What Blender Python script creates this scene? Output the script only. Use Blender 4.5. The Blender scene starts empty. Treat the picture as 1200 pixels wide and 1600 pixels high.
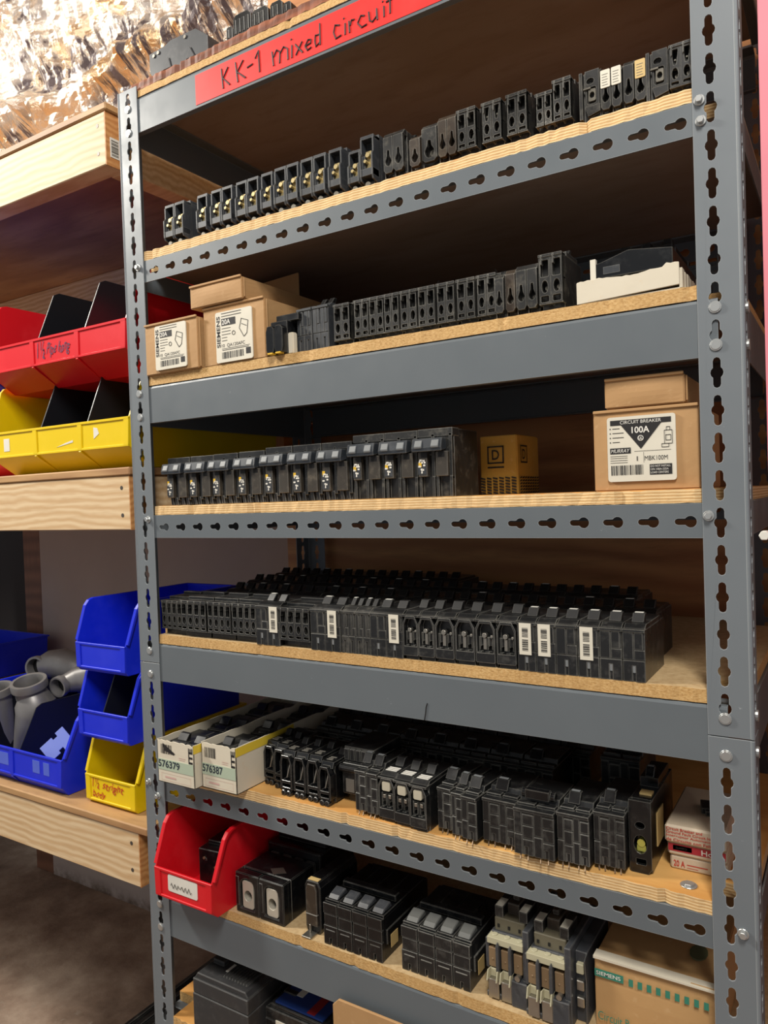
import bpy, bmesh, math, random
from mathutils import Vector, Matrix
from mathutils.geometry import tessellate_polygon
random.seed(7)
PI = math.pi
SC = bpy.context.scene
COL = SC.collection

# ------------------------------------------------------------------ camera, world, lamps, exposure
cam_data = bpy.data.cameras.new('camera')
cam = bpy.data.objects.new('camera', cam_data); COL.objects.link(cam)
cam_data.sensor_fit = 'HORIZONTAL'; cam_data.sensor_width = 36.0
cam_data.lens = 36.0 * 1165.6 / 1200.0
cam_data.clip_start = 0.02
_f = Vector((-0.53004993, 0.84772075, -0.0204108)); _r = Vector((0.84777689, 0.52926899, -0.03389223)); _u = Vector((0.01792834, 0.03526838, 0.99921705))
cam.matrix_world = Matrix(((_r.x, _u.x, -_f.x, 0.9762), (_r.y, _u.y, -_f.y, -0.8265), (_r.z, _u.z, -_f.z, -0.4572), (0, 0, 0, 1)))
SC.camera = cam

world = bpy.data.worlds.new('world'); SC.world = world; world.use_nodes = True
world.node_tree.nodes['Background'].inputs[0].default_value = (0.95, 0.97, 1.0, 1)
world.node_tree.nodes['Background'].inputs[1].default_value = 0.30

def area(name, loc, target, sx, sy, power, color):
    d = bpy.data.lights.new(name, 'AREA'); d.shape = 'RECTANGLE'; d.size = sx; d.size_y = sy; d.energy = power; d.color = color
    o = bpy.data.objects.new(name, d); COL.objects.link(o); o.location = loc
    o.rotation_euler = (Vector(target) - Vector(loc)).to_track_quat('-Z', 'Y').to_euler()
    return o
area('lamp_key', (-1.55, -0.80, 0.95), (-0.2, 0.15, 0.0), 0.35, 0.25, 44.0, (1.0, 0.95, 0.86))
area('lamp_aisle', (1.25, -1.35, 1.25), (0.35, 0.0, -0.7), 0.35, 0.7, 38.0, (1.0, 0.96, 0.9))

SC.view_settings.view_transform = 'Standard'; SC.view_settings.look = 'None'
SC.view_settings.gamma = 1.0; SC.view_settings.use_curve_mapping = False
SC.view_settings.exposure = 0.35

# ------------------------------------------------------------------ materials
def lin(r, g, b):
    return tuple(((c/255.0)/12.92 if c <= 10 else ((c/255.0+0.055)/1.055)**2.4) for c in (r, g, b)) + (1,)
def base_mat(name, color, rough=0.5, metal=0.0, spec=0.5):
    m = bpy.data.materials.new(name); m.use_nodes = True
    b = m.node_tree.nodes['Principled BSDF']
    b.inputs['Base Color'].default_value = color; b.inputs['Roughness'].default_value = rough
    b.inputs['Metallic'].default_value = metal; b.inputs['Specular IOR Level'].default_value = spec
    return m
def nd(m, t, **k):
    n = m.node_tree.nodes.new(t)
    for a, v in k.items():
        if a in n.inputs: n.inputs[a].default_value = v
        else: setattr(n, a, v)
    return n
def lk(m, a, b): m.node_tree.links.new(a, b)
def coords(m, scale=(1, 1, 1), rot=(0, 0, 0)):
    tc = nd(m, 'ShaderNodeTexCoord'); mp = nd(m, 'ShaderNodeMapping')
    mp.inputs['Scale'].default_value = scale; mp.inputs['Rotation'].default_value = rot
    lk(m, tc.outputs['Object'], mp.inputs['Vector']); return mp.outputs['Vector']
def noise(m, vec, scale, detail=4, rough=0.55):
    n = nd(m, 'ShaderNodeTexNoise'); n.inputs['Scale'].default_value = scale; n.inputs['Detail'].default_value = detail; n.inputs['Roughness'].default_value = rough
    if vec: lk(m, vec, n.inputs['Vector'])
    return n.outputs['Fac']
def ramp(m, fac, stops):
    r = nd(m, 'ShaderNodeValToRGB')
    while len(r.color_ramp.elements) < len(stops): r.color_ramp.elements.new(0.5)
    for e, (p, c) in zip(r.color_ramp.elements, stops): e.position = p; e.color = c
    lk(m, fac, r.inputs['Fac']); return r.outputs['Color']
def mix(m, fac, a, b):
    n = nd(m, 'ShaderNodeMix', data_type='RGBA')
    if isinstance(fac, float): n.inputs[0].default_value = fac
    else: lk(m, fac, n.inputs[0])
    for i, v in ((6, a), (7, b)):
        if isinstance(v, tuple): n.inputs[i].default_value = v
        else: lk(m, v, n.inputs[i])
    return n.outputs[2]
def setcol(m, c): lk(m, c, m.node_tree.nodes['Principled BSDF'].inputs['Base Color'])
def bump(m, h, strength=0.3, dist=0.001):
    b = nd(m, 'ShaderNodeBump'); b.inputs['Strength'].default_value = strength; b.inputs['Distance'].default_value = dist
    lk(m, h, b.inputs['Height']); lk(m, b.outputs['Normal'], m.node_tree.nodes['Principled BSDF'].inputs['Normal'])

def steel_mat(name='grey_painted_steel', c0=(104, 111, 116), c1=(120, 126, 130)):
    m = base_mat(name, lin(*c0), 0.38, 0.0, 0.5)
    v = coords(m)
    col = mix(m, noise(m, v, 6, 5), lin(*c0), lin(*c1))
    w = noise(m, coords(m, (1, 1, 1), (0.3, 0.5, 0.7)), 55, 6, 0.7)
    wr = ramp(m, w, [(0.70, (0, 0, 0, 1)), (0.76, (1, 1, 1, 1))])
    col = mix(m, wr, col, lin(176, 180, 182)); setcol(m, col)
    bv = nd(m, 'ShaderNodeBevel', samples=4); bv.inputs['Radius'].default_value = 0.0009
    ge = nd(m, 'ShaderNodeNewGeometry'); dt = nd(m, 'ShaderNodeVectorMath', operation='DOT_PRODUCT'); lk(m, bv.outputs[0], dt.inputs[0]); lk(m, ge.outputs['Normal'], dt.inputs[1])
    e = ramp(m, dt.outputs['Value'], [(0.86, (0.75,)*3+(1,)), (0.985, (0, 0, 0, 1))])
    fin = mix(m, e, col, lin(184, 188, 188)); setcol(m, fin)
    r = ramp(m, noise(m, v, 18, 4), [(0.3, (0.38,)*3+(1,)), (0.7, (0.54,)*3+(1,))])
    lk(m, r, m.node_tree.nodes['Principled BSDF'].inputs['Roughness'])
    return m
def plastic_black(name, c=(24, 25, 27), dust=(120, 118, 112), edge=0.55, rough=0.34, dusty=0.35):
    m = base_mat(name, lin(*c), rough, 0.0, 0.5)
    v = coords(m)
    oi = nd(m, 'ShaderNodeObjectInfo')
    ad = nd(m, 'ShaderNodeVectorMath', operation='ADD'); lk(m, v, ad.inputs[0]); lk(m, oi.outputs['Location'], ad.inputs[1])
    n1 = noise(m, ad.outputs[0], 60, 6, 0.7); n2 = noise(m, ad.outputs[0], 16, 3)
    bv = nd(m, 'ShaderNodeBevel', samples=4); bv.inputs['Radius'].default_value = 0.0011
    ge = nd(m, 'ShaderNodeNewGeometry')
    dt = nd(m, 'ShaderNodeVectorMath', operation='DOT_PRODUCT'); lk(m, bv.outputs[0], dt.inputs[0]); lk(m, ge.outputs['Normal'], dt.inputs[1])
    e = ramp(m, dt.outputs['Value'], [(0.86, (1, 1, 1, 1)), (0.985, (0, 0, 0, 1))])
    em = nd(m, 'ShaderNodeMath', operation='MULTIPLY'); lk(m, e, em.inputs[0]); lk(m, ramp(m, n2, [(0.3, (0.25,)*3+(1,)), (0.7, (edge,)*3+(1,))]), em.inputs[1])
    d = ramp(m, n1, [(0.52, (0, 0, 0, 1)), (0.8, (dusty,)*3+(1,))])
    col = mix(m, d, lin(*c), lin(*dust)); col = mix(m, em.outputs[0], col, lin(186, 183, 172)); setcol(m, col)
    rr = ramp(m, n2, [(0.35, (rough-0.06,)*3+(1,)), (0.7, (rough+0.16,)*3+(1,))])
    lk(m, rr, m.node_tree.nodes['Principled BSDF'].inputs['Roughness'])
    return m
def wood_mat(name, ca, cb, scale=(3, 60, 60), ring=14, dark=(120, 84, 50)):
    m = base_mat(name, lin(*ca), 0.62)
    v = coords(m, scale)
    w = nd(m, 'ShaderNodeTexWave', wave_type='BANDS', bands_direction='Z'); w.inputs['Scale'].default_value = ring; w.inputs['Distortion'].default_value = 9; w.inputs['Detail'].default_value = 3; w.inputs['Detail Scale'].default_value = 0.7
    lk(m, coords(m, (0.35, 1, 1)), w.inputs['Vector'])
    n = noise(m, v, 3.0, 6, 0.6)
    col = mix(m, w.outputs['Fac'], lin(*ca), lin(*cb)); col = mix(m, ramp(m, n, [(0.5, (0, 0, 0, 1)), (0.78, (0.5,)*3+(1,))]), col, lin(*dark)); setcol(m, col)
    bump(m, n, 0.35, 0.0006); return m
def osb_mat(name, ca, cb, cc, sc=260):
    m = base_mat(name, lin(*ca), 0.75)
    v = coords(m, (1, 1, 2.2)); n = noise(m, v, sc, 5, 0.7); n2 = noise(m, v, 9, 3)
    col = ramp(m, n, [(0.3, lin(*cc)), (0.5, lin(*ca)), (0.72, lin(*cb))]); col = mix(m, ramp(m, n2, [(0.35, (0, 0, 0, 1)), (0.8, (0.4,)*3+(1,))]), col, lin(*cc)); setcol(m, col)
    bump(m, n, 0.5, 0.0008); return m
def ply_edge_mat(name):
    m = base_mat(name, lin(222, 186, 132), 0.75)
    v = coords(m, (1, 1, 1))
    w = nd(m, 'ShaderNodeTexWave', wave_type='BANDS', bands_direction='Z'); w.inputs['Scale'].default_value = 95; w.inputs['Distortion'].default_value = 0.9; w.inputs['Detail'].default_value = 3
    lk(m, v, w.inputs['Vector']); n = noise(m, coords(m, (12, 12, 120)), 6, 5, 0.65)
    col = mix(m, w.outputs['Fac'], lin(196, 152, 96), lin(238, 208, 156)); col = mix(m, ramp(m, n, [(0.56, (0, 0, 0, 1)), (0.78, (0.75,)*3+(1,))]), col, lin(128, 92, 56)); setcol(m, col)
    bump(m, n, 0.6, 0.001); return m
def card_mat(name, ca=(190, 150, 102), cb=(172, 132, 86)):
    m = base_mat(name, lin(*ca), 0.72)
    n = noise(m, coords(m), 14, 5, 0.6); n2 = noise(m, coords(m, (1, 1, 1)), 120, 3)
    col = mix(m, n, lin(*ca), lin(*cb)); col = mix(m, ramp(m, n2, [(0.62, (0, 0, 0, 1)), (0.8, (0.35,)*3+(1,))]), col, lin(214, 180, 136)); setcol(m, col)
    bump(m, n, 0.25, 0.003); return m
def plast(name, c, rough=0.36):
    m = base_mat(name, lin(*c), rough, 0, 0.45)
    n = noise(m, coords(m), 22, 4, 0.6)
    col = mix(m, ramp(m, n, [(0.5, (0, 0, 0, 1)), (0.85, (0.30,)*3+(1,))]), lin(*c), tuple(min(1, x*1.15+0.05) for x in lin(*c)[:3])+(1,)); setcol(m, col)
    b = m.node_tree.nodes['Principled BSDF']; b.inputs['Subsurface Weight'].default_value = 0.12; b.inputs['Subsurface Radius'].default_value = (0.01, 0.01, 0.01); b.inputs['Subsurface Scale'].default_value = 0.3
    return m
STEEL = steel_mat()
STEEL2 = steel_mat('grey_steel_beam', (93, 100, 105), (104, 111, 115))
RIVET = base_mat('zinc', lin(190, 192, 190), 0.36, 0.75)
BLACK = plastic_black('black_breaker_plastic', (26, 27, 28), (120, 118, 112), 0.85, 0.32, 0.35)
BLACKD = plastic_black('dusty_black_plastic', (34, 34, 33), (135, 130, 118), 0.7, 0.42, 0.5)
BROWNP = plastic_black('brown_bakelite', (52, 42, 32), (130, 118, 98), 0.7, 0.45, 0.5)
GLOSS = plastic_black('glossy_black_plastic', (16, 17, 19), (90, 90, 88), 0.45, 0.2, 0.2)
SLATE = plastic_black('slate_grey_plastic', (52, 55, 59), (130, 130, 128), 0.4, 0.45, 0.3)
HOLE = base_mat('dark_cavity_plastic', lin(8, 8, 9), 0.6)
TOGGLE = plastic_black('toggle_plastic', (14, 14, 15), (60, 58, 54), 0.2, 0.5, 0.1)
FACEP = plastic_black('worn_face_plate', (62, 57, 50), (136, 126, 110), 0.6, 0.3, 0.55)
DMETAL = base_mat('tarnished_metal', lin(112, 108, 98), 0.5, 0.6)
TIE = plastic_black('blue_black_handle_tie', (48, 53, 59), (124, 128, 132), 0.5, 0.28, 0.25)
GREYT = base_mat('light_grey_tip', lin(118, 121, 122), 0.5)
WHITET = base_mat('white_plastic_tip', lin(222, 220, 210), 0.45)
BRASS = base_mat('brass', lin(190, 172, 124), 0.42, 0.6)
METAL = base_mat('dull_metal', lin(168, 164, 154), 0.36, 0.9)
COPPER = base_mat('copper_clip', lin(150, 128, 104), 0.5, 0.6)
def paper_mat(name, c):
    m = base_mat(name, lin(*c), 0.6)
    n = noise(m, coords(m), 30, 4)
    setcol(m, mix(m, n, lin(*c), tuple(x*0.82 for x in lin(*c)[:3])+(1,))); return m
LABEL = paper_mat('cream_label_paper', (228, 222, 204)); LABELW = paper_mat('white_label_paper', (232, 228, 216)); LABELT = paper_mat('tan_label_paper', (214, 184, 122))
INK = base_mat('black_ink', lin(30, 28, 28), 0.6); INKG = base_mat('grey_ink', lin(112, 108, 100), 0.6); INKW = base_mat('white_ink', lin(225, 222, 212), 0.6)
INKR = base_mat('red_ink', lin(190, 48, 34), 0.6); INKP = base_mat('purple_ink', lin(70, 20, 70), 0.6); INKB = base_mat('marker_ink', lin(44, 22, 24), 0.6)
YELS = base_mat('yellow_square', lin(222, 178, 40), 0.5); TEAL = base_mat('teal_print', lin(52, 128, 106), 0.6); REDT = plast('red_tape', (226, 48, 44), 0.5)
CARD = card_mat('cardboard'); CARDD = card_mat('dark_cardboard', (168, 128, 82), (150, 112, 70)); CARDY = card_mat('yellow_cardboard', (196, 152, 62), (178, 134, 52)); WCARD = card_mat('white_card', (222, 214, 194), (206, 196, 174))
PLYT = wood_mat('plywood_face', (226, 176, 104), (206, 148, 78), (4, 30, 30), 10, (190, 130, 66))
PLYE = ply_edge_mat('plywood_edge')
PART = osb_mat('particle_board', (204, 164, 104), (228, 194, 138), (160, 118, 66))
PARTT = osb_mat('particle_board_face', (196, 168, 124), (210, 184, 140), (176, 146, 104), 120)
REDWOOD = wood_mat('reddish_board', (150, 88, 58), (112, 66, 46), (6, 60, 120), 20, (70, 44, 34))
PINE = wood_mat('pine_stud', (224, 198, 158), (204, 170, 126), (3, 40, 60), 24, (178, 136, 90))
PINEEND = wood_mat('pine_end_grain', (206, 150, 92), (184, 124, 70), (30, 30, 30), 30, (150, 100, 58))
DECK = wood_mat('deck_plywood', (188, 148, 100), (160, 118, 78), (4, 20, 20), 8, (120, 84, 56))
WALLPLY = wood_mat('wall_plywood', (204, 148, 96), (178, 120, 76), (2, 8, 14), 7, (110, 70, 42))
STUDM = wood_mat('old_stud', (130, 88, 64), (108, 70, 50), (30, 30, 3), 7, (80, 52, 38))
RED = plast('red_bin_plastic', (216, 22, 34)); YEL = plast('yellow_bin_plastic', (232, 200, 10)); BLUE = plast('blue_bin_plastic', (22, 44, 214))
BLUETR = plast('pale_blue_clip_plastic', (132, 148, 222), 0.4)
DIV = base_mat('black_divider_plastic', lin(26, 27, 31), 0.28)
GREYALU = base_mat('grey_cast_metal', lin(132, 130, 130), 0.42, 0.45)
setcol(GREYALU, mix(GREYALU, noise(GREYALU, coords(GREYALU), 25, 5), lin(118, 115, 114), lin(150, 148, 146)))
PINK = base_mat('pink_board', lin(226, 138, 150), 0.6); setcol(PINK, mix(PINK, noise(PINK, coords(PINK), 8, 4), lin(228, 140, 152), lin(214, 122, 136)))
CLEARP = base_mat('smoky_clear_plastic', lin(70, 74, 78), 0.12); CLEARP.node_tree.nodes['Principled BSDF'].inputs['Transmission Weight'].default_value = 0.5

# ------------------------------------------------------------------ mesh builder
class M:
    def __init__(s): s.v = []; s.f = []; s.m = []; s.cur = 0
    def add(s, verts, faces):
        o = len(s.v); s.v += [tuple(x) for x in verts]
        for f in faces: s.f.append([o+i for i in f]); s.m.append(s.cur)
    def box(s, x0, x1, y0, y1, z0, z1):
        s.add([(x0, y0, z0), (x1, y0, z0), (x1, y1, z0), (x0, y1, z0), (x0, y0, z1), (x1, y0, z1), (x1, y1, z1), (x0, y1, z1)],
              [(0, 3, 2, 1), (4, 5, 6, 7), (0, 1, 5, 4), (1, 2, 6, 5), (2, 3, 7, 6), (3, 0, 4, 7)]); return s
    def prism(s, outer, a0, a1, axis='y', holes=()):
        def up(p, a):
            return {'y': (p[0], a, p[1]), 'x': (a, p[0], p[1]), 'z': (p[0], p[1], a)}[axis]
        loops = [list(outer)] + [list(h) for h in holes]
        flat = [p for l in loops for p in l]; n = len(flat)
        tris = tessellate_polygon([[Vector((p[0], p[1], 0)) for p in l] for l in loops])
        o = len(s.v)
        s.v += [up(p, a0) for p in flat] + [up(p, a1) for p in flat]
        for t in tris:
            s.f.append([o+i for i in t]); s.m.append(s.cur); s.f.append([o+n+i for i in reversed(t)]); s.m.append(s.cur)
        b = o
        for l in loops:
            k = len(l)
            for i in range(k):
                j = (i+1) % k; s.f.append([b+i, b+j, b+j+n, b+i+n]); s.m.append(s.cur)
            b += k
        return s
    def cyl(s, c, r, a0, a1, axis='y', n=16, r2=None, hollow=0):
        r2 = r if r2 is None else r2
        def up(p, a): return {'y': (c[0]+p[0], a, c[1]+p[1]), 'x': (a, c[0]+p[0], c[1]+p[1]), 'z': (c[0]+p[0], c[1]+p[1], a)}[axis]
        ring = lambda rr, a: [up((rr*math.cos(2*PI*i/n), rr*math.sin(2*PI*i/n)), a) for i in range(n)]
        vs = ring(r, a0) + ring(r2, a1)
        fs = [(i, (i+1) % n, (i+1) % n+n, i+n) for i in range(n)] + [tuple(range(n-1, -1, -1)), tuple(range(n, 2*n))]
        s.add(vs, fs); return s
    def tube(s, pts, r, n=10, caps=True, inner=None):
        pts = [Vector(p) for p in pts]; rr = r if isinstance(r, (list, tuple)) else [r]*len(pts)
        vs = []; fs = []; prev = None
        for i, p in enumerate(pts):
            d = (pts[min(i+1, len(pts)-1)]-pts[max(i-1, 0)]).normalized()
            if prev is not None and lastd.dot(d) < -0.3: d = -d
            lastd = d
            if prev is None: a = d.orthogonal().normalized()
            else: a = (prev - d*prev.dot(d)).normalized()
            prev = a; b = d.cross(a)
            vs += [p + (a*math.cos(2*PI*k/n)+b*math.sin(2*PI*k/n))*rr[i] for k in range(n)]
        for i in range(len(pts)-1):
            fs += [(i*n+k, i*n+(k+1) % n, (i+1)*n+(k+1) % n, (i+1)*n+k) for k in range(n)]
        if caps: fs += [tuple(range(n-1, -1, -1)), tuple(range((len(pts)-1)*n, len(pts)*n))]
        s.add(vs, fs); return s
    def mesh(s, me, fn):
        s.add([fn(v.co) for v in me.vertices], [tuple(p.vertices) for p in me.polygons]); return s
    def warp(s, fn): s.v = [fn(*v) for v in s.v]; return s
    def data(s, name, mats, bevel=0.0, smooth=False, seg=1):
        me = bpy.data.meshes.new(name); bm = bmesh.new()
        vs = [bm.verts.new(v) for v in s.v]
        for f, mi in zip(s.f, s.m):
            try: fc = bm.faces.new([vs[i] for i in f]); fc.material_index = mi
            except ValueError: pass
        bmesh.ops.recalc_face_normals(bm, faces=bm.faces)
        if bevel > 0:
            ed = [e for e in bm.edges if len(e.link_faces) == 2 and e.calc_face_angle(0) > 0.7]
            bmesh.ops.bevel(bm, geom=ed, offset=bevel, segments=seg, affect='EDGES', clamp_overlap=True, profile=0.6)
        if smooth:
            for f in bm.faces: f.smooth = True
        bm.to_mesh(me); bm.free()
        for m in (mats if isinstance(mats, (list, tuple)) else [mats]): me.materials.append(m)
        if smooth:
            try: me.set_sharp_from_angle(angle=0.7)
            except Exception: pass
        return me
    def build(s, name, mats, parent=None, bevel=0.0, loc=None, smooth=False, seg=1):
        return link(name, s.data(name, mats, bevel, smooth, seg), parent, loc)
def link(name, me, parent=None, loc=None):
    o = bpy.data.objects.new(name, me); COL.objects.link(o)
    if parent is not None: o.parent = parent
    if loc is not None: o.location = loc
    return o
def tag(o, label, cat, group=None, kind=None):
    o['label'] = label; o['category'] = cat
    if group: o['group'] = group
    if kind: o['kind'] = kind
    return o
def thing(name, label, cat, loc=(0, 0, 0), rz=0.0, group=None):
    o = bpy.data.objects.new(name, None); COL.objects.link(o); o.empty_display_size = 0.02
    o.location = loc; o.rotation_euler = (0, 0, rz); return tag(o, label, cat, group)
def struct(o): o['kind'] = 'structure'; return o

_tc = {}
def text_mesh(t, off=0.0):
    k = (t, off)
    if k not in _tc:
        c = bpy.data.curves.new('t', 'FONT'); c.body = t; c.size = 1.0; c.offset = off; c.resolution_u = 3
        o = bpy.data.objects.new('t', c); COL.objects.link(o)
        dg = bpy.context.evaluated_depsgraph_get(); me = bpy.data.meshes.new_from_object(o.evaluated_get(dg))
        bpy.data.objects.remove(o); xs = [v.co.x for v in me.vertices]; ys = [v.co.y for v in me.vertices]
        _tc[k] = (me, min(xs), max(xs), min(ys), max(ys))
    return _tc[k]
def put_text(b, t, x0, z0, x1, z1, y, off=0.0, vert=False, shear=0.0, face='y', wob=0.0, down=False):
    """text fitted to a rectangle; face 'y' looks to -y, 'x' looks to +x (x0,x1 are then y), vert reads upwards"""
    me, a0, a1, b0, b1 = text_mesh(t, off)
    def fn(co):
        u = (co.x-a0)/(a1-a0); v = (co.y-b0)/(b1-b0)
        v2 = v + wob*math.sin(u*17)*0.12; u2 = u + shear*(v-0.5)
        if vert: u2, v2 = (1-v2, u2) if not down else (v2, 1-u2)
        p, q = x0+(x1-x0)*u2, z0+(z1-z0)*v2
        return (p, y, q) if face == 'y' else (y, p, q)
    b.mesh(me, fn)
def bars(b, x0, x1, z0, z1, y, n, vert=False, seed=1, face='y', fill=0.55):
    r = random.Random(seed); t = 0; ws = [(r.choice([1, 1, 2, 3]), r.choice([1, 1, 2])) for _ in range(n)]
    tot = sum(p+q for p, q in ws)
    for p, q in ws:
        a, c = t/tot, (t+p)/tot; t += p+q
        X0, X1, Z0, Z1 = (x0, x1, z0+(z1-z0)*a, z0+(z1-z0)*c) if vert else (x0+(x1-x0)*a, x0+(x1-x0)*c, z0, z1)
        if face == 'y': b.add([(X0, y, Z0), (X1, y, Z0), (X1, y, Z1), (X0, y, Z1)], [(0, 1, 2, 3)])
        else: b.add([(y, X0, Z0), (y, X1, Z0), (y, X1, Z1), (y, X0, Z1)], [(0, 1, 2, 3)])
def rect(b, x0, x1, z0, z1, y, face='y'):
    if face == 'y': b.add([(x0, y, z0), (x1, y, z0), (x1, y, z1), (x0, y, z1)], [(0, 1, 2, 3)])
    elif face == 'x': b.add([(y, x0, z0), (y, x1, z0), (y, x1, z1), (y, x0, z1)], [(0, 1, 2, 3)])
    else: b.add([(x0, z0, y), (x1, z0, y), (x1, z1, y), (x0, z1, y)], [(0, 1, 2, 3)])
def rrect(x0, x1, z0, z1, r, n=3):
    out = []
    for cx, cz, a in ((x1-r, z0+r, -PI/2), (x1-r, z1-r, 0), (x0+r, z1-r, PI/2), (x0+r, z0+r, PI)):
        for i in range(n+1): t = a+PI/2*i/n; out.append((cx+r*math.cos(t), cz+r*math.sin(t)))
    return out
def ellipse(cx, cz, rx, rz, n=12): return [(cx+rx*math.cos(2*PI*i/n), cz+rz*math.sin(2*PI*i/n)) for i in range(n)]

# ------------------------------------------------------------------ the room
FLOORZ = -1.63
def noisy_grid(name, x0, x1, y0, y1, z, nx, ny, amp, mat, seed=0):
    b = M(); vs = []
    r = random.Random(seed)
    for j in range(ny+1):
        for i in range(nx+1): vs.append((x0+(x1-x0)*i/nx, y0+(y1-y0)*j/ny, z+r.uniform(-amp, amp)))
    b.add(vs, [(j*(nx+1)+i, j*(nx+1)+i+1, (j+1)*(nx+1)+i+1, (j+1)*(nx+1)+i) for j in range(ny) for i in range(nx)])
    return struct(b.build(name, mat, smooth=True))
FLOOR = base_mat('dirty_concrete', lin(104, 90, 78), 0.8)
_n = noise(FLOOR, coords(FLOOR), 3.5, 8, 0.62); _n2 = noise(FLOOR, coords(FLOOR), 26, 6, 0.7)
_c = ramp(FLOOR, _n, [(0.35, lin(92, 72, 58)), (0.5, lin(146, 124, 106)), (0.65, lin(186, 166, 146))])
_c = mix(FLOOR, ramp(FLOOR, _n2, [(0.6, (0, 0, 0, 1)), (0.72, (0.55,)*3+(1,))]), _c, lin(160, 148, 132)); setcol(FLOOR, _c); bump(FLOOR, _n2, 0.5, 0.004)
noisy_grid('floor', -3.2, 3.0, -3.6, 1.0, FLOORZ, 60, 50, 0.0015, FLOOR)
PLASTER = base_mat('painted_plaster', lin(176, 162, 154), 0.85)
_n = noise(PLASTER, coords(PLASTER), 5, 6, 0.6); _g = nd(PLASTER, 'ShaderNodeNewGeometry'); _s = nd(PLASTER, 'ShaderNodeSeparateXYZ'); lk(PLASTER, _g.outputs['Position'], _s.inputs[0])
_mr = nd(PLASTER, 'ShaderNodeMapRange'); _mr.inputs[1].default_value = -1.585; _mr.inputs[2].default_value = -1.63; lk(PLASTER, _s.outputs['Z'], _mr.inputs[0])
_ml = nd(PLASTER, 'ShaderNodeMath', operation='MULTIPLY'); lk(PLASTER, _mr.outputs[0], _ml.inputs[0]); lk(PLASTER, ramp(PLASTER, noise(PLASTER, coords(PLASTER), 12, 6, 0.7), [(0.4, (0, 0, 0, 1)), (0.6, (1, 1, 1, 1))]), _ml.inputs[1])
_c = mix(PLASTER, _n, lin(182, 168, 160), lin(164, 150, 142)); _c = mix(PLASTER, _ml.outputs[0], _c, lin(96, 78, 62)); setcol(PLASTER, _c); bump(PLASTER, _n, 0.2, 0.004)
struct(M().box(-1.21, -0.10, 0.60, 0.62, FLOORZ, 0.60).build('wall_back', PLASTER))
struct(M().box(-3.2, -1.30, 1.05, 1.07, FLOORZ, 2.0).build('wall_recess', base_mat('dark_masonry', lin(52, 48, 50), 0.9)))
struct(M().box(-3.2, -2.6, 0.60, 0.62, FLOORZ, 0.9).build('wall_left', PLASTER))
# plywood boards on the wall behind the metal unit
wp = M()
z = FLOORZ
for h in (0.60, 0.54, 0.20, 0.26, 0.19, 0.10, 0.19, 1.0):
    wp.box(-0.10, 1.7, 0.48, 0.494, z, z+h-0.003); z += h
struct(wp.build('wall_back_boards', WALLPLY, bevel=0.001))
for i, x in enumerate((-1.30, -2.3)):
    struct(M().box(x, x+0.09, 0.60, 0.64, FLOORZ, 2.0).build('trim_%d' % (i+1), STUDM, bevel=0.002))
CEIL = base_mat('ceiling_board', lin(150, 130, 112), 0.85)
struct(M().box(-3.2, 3.0, -3.6, 1.2, 1.62, 1.66).build('ceiling', CEIL))
# crinkled foil facing of the insulation, above and behind the shelves
FOIL = base_mat('foil_facing', (0.86, 0.80, 0.73, 1), 0.25, 1.0)
_fn = noise(FOIL, coords(FOIL, (1, 1, 1)), 38, 6, 0.7); bump(FOIL, _fn, 0.5, 0.012)
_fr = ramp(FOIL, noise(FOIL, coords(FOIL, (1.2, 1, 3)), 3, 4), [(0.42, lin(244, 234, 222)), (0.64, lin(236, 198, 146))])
_fs = nd(FOIL, 'ShaderNodeMath', operation='MULTIPLY')   # dark reflections of the creases painted into the colour, in bands of short streaks
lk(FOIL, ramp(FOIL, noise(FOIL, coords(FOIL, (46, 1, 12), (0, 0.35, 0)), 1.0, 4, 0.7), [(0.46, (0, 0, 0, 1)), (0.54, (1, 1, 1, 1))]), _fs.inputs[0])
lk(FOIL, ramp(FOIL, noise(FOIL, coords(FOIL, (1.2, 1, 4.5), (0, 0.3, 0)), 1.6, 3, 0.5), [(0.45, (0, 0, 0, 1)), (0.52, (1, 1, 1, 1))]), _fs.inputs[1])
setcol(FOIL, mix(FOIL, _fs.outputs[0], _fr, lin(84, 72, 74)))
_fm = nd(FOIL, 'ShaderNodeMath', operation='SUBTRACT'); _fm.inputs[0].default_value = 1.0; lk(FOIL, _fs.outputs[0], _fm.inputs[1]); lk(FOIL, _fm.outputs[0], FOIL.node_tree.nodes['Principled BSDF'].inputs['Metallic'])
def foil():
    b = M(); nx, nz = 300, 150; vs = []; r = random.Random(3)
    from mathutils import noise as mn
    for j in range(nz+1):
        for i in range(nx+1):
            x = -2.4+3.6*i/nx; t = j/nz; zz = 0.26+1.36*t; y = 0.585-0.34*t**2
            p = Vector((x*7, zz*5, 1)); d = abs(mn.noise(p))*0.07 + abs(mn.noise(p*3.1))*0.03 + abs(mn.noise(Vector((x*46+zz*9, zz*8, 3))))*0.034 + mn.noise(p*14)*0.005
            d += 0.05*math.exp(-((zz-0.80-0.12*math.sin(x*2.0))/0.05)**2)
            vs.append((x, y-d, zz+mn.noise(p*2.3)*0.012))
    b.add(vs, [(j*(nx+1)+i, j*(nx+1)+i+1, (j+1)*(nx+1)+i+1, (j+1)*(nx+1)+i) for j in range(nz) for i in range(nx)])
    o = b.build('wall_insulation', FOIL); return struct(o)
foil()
pk = thing('pink_board', 'tall pink board standing at the right edge beside the metal shelving', 'board', (0.908, 0.0, FLOORZ))
M().box(0, 0.42, 0, 0.02, 0, 2.75).build('panel', PINK, pk, bevel=0.001)
bb = M(); bb.cyl((-0.004, 1.122), 0.005, -0.010, 0.006, n=6); bb.build('bolt', WHITET, pk, bevel=0.0006)
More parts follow.
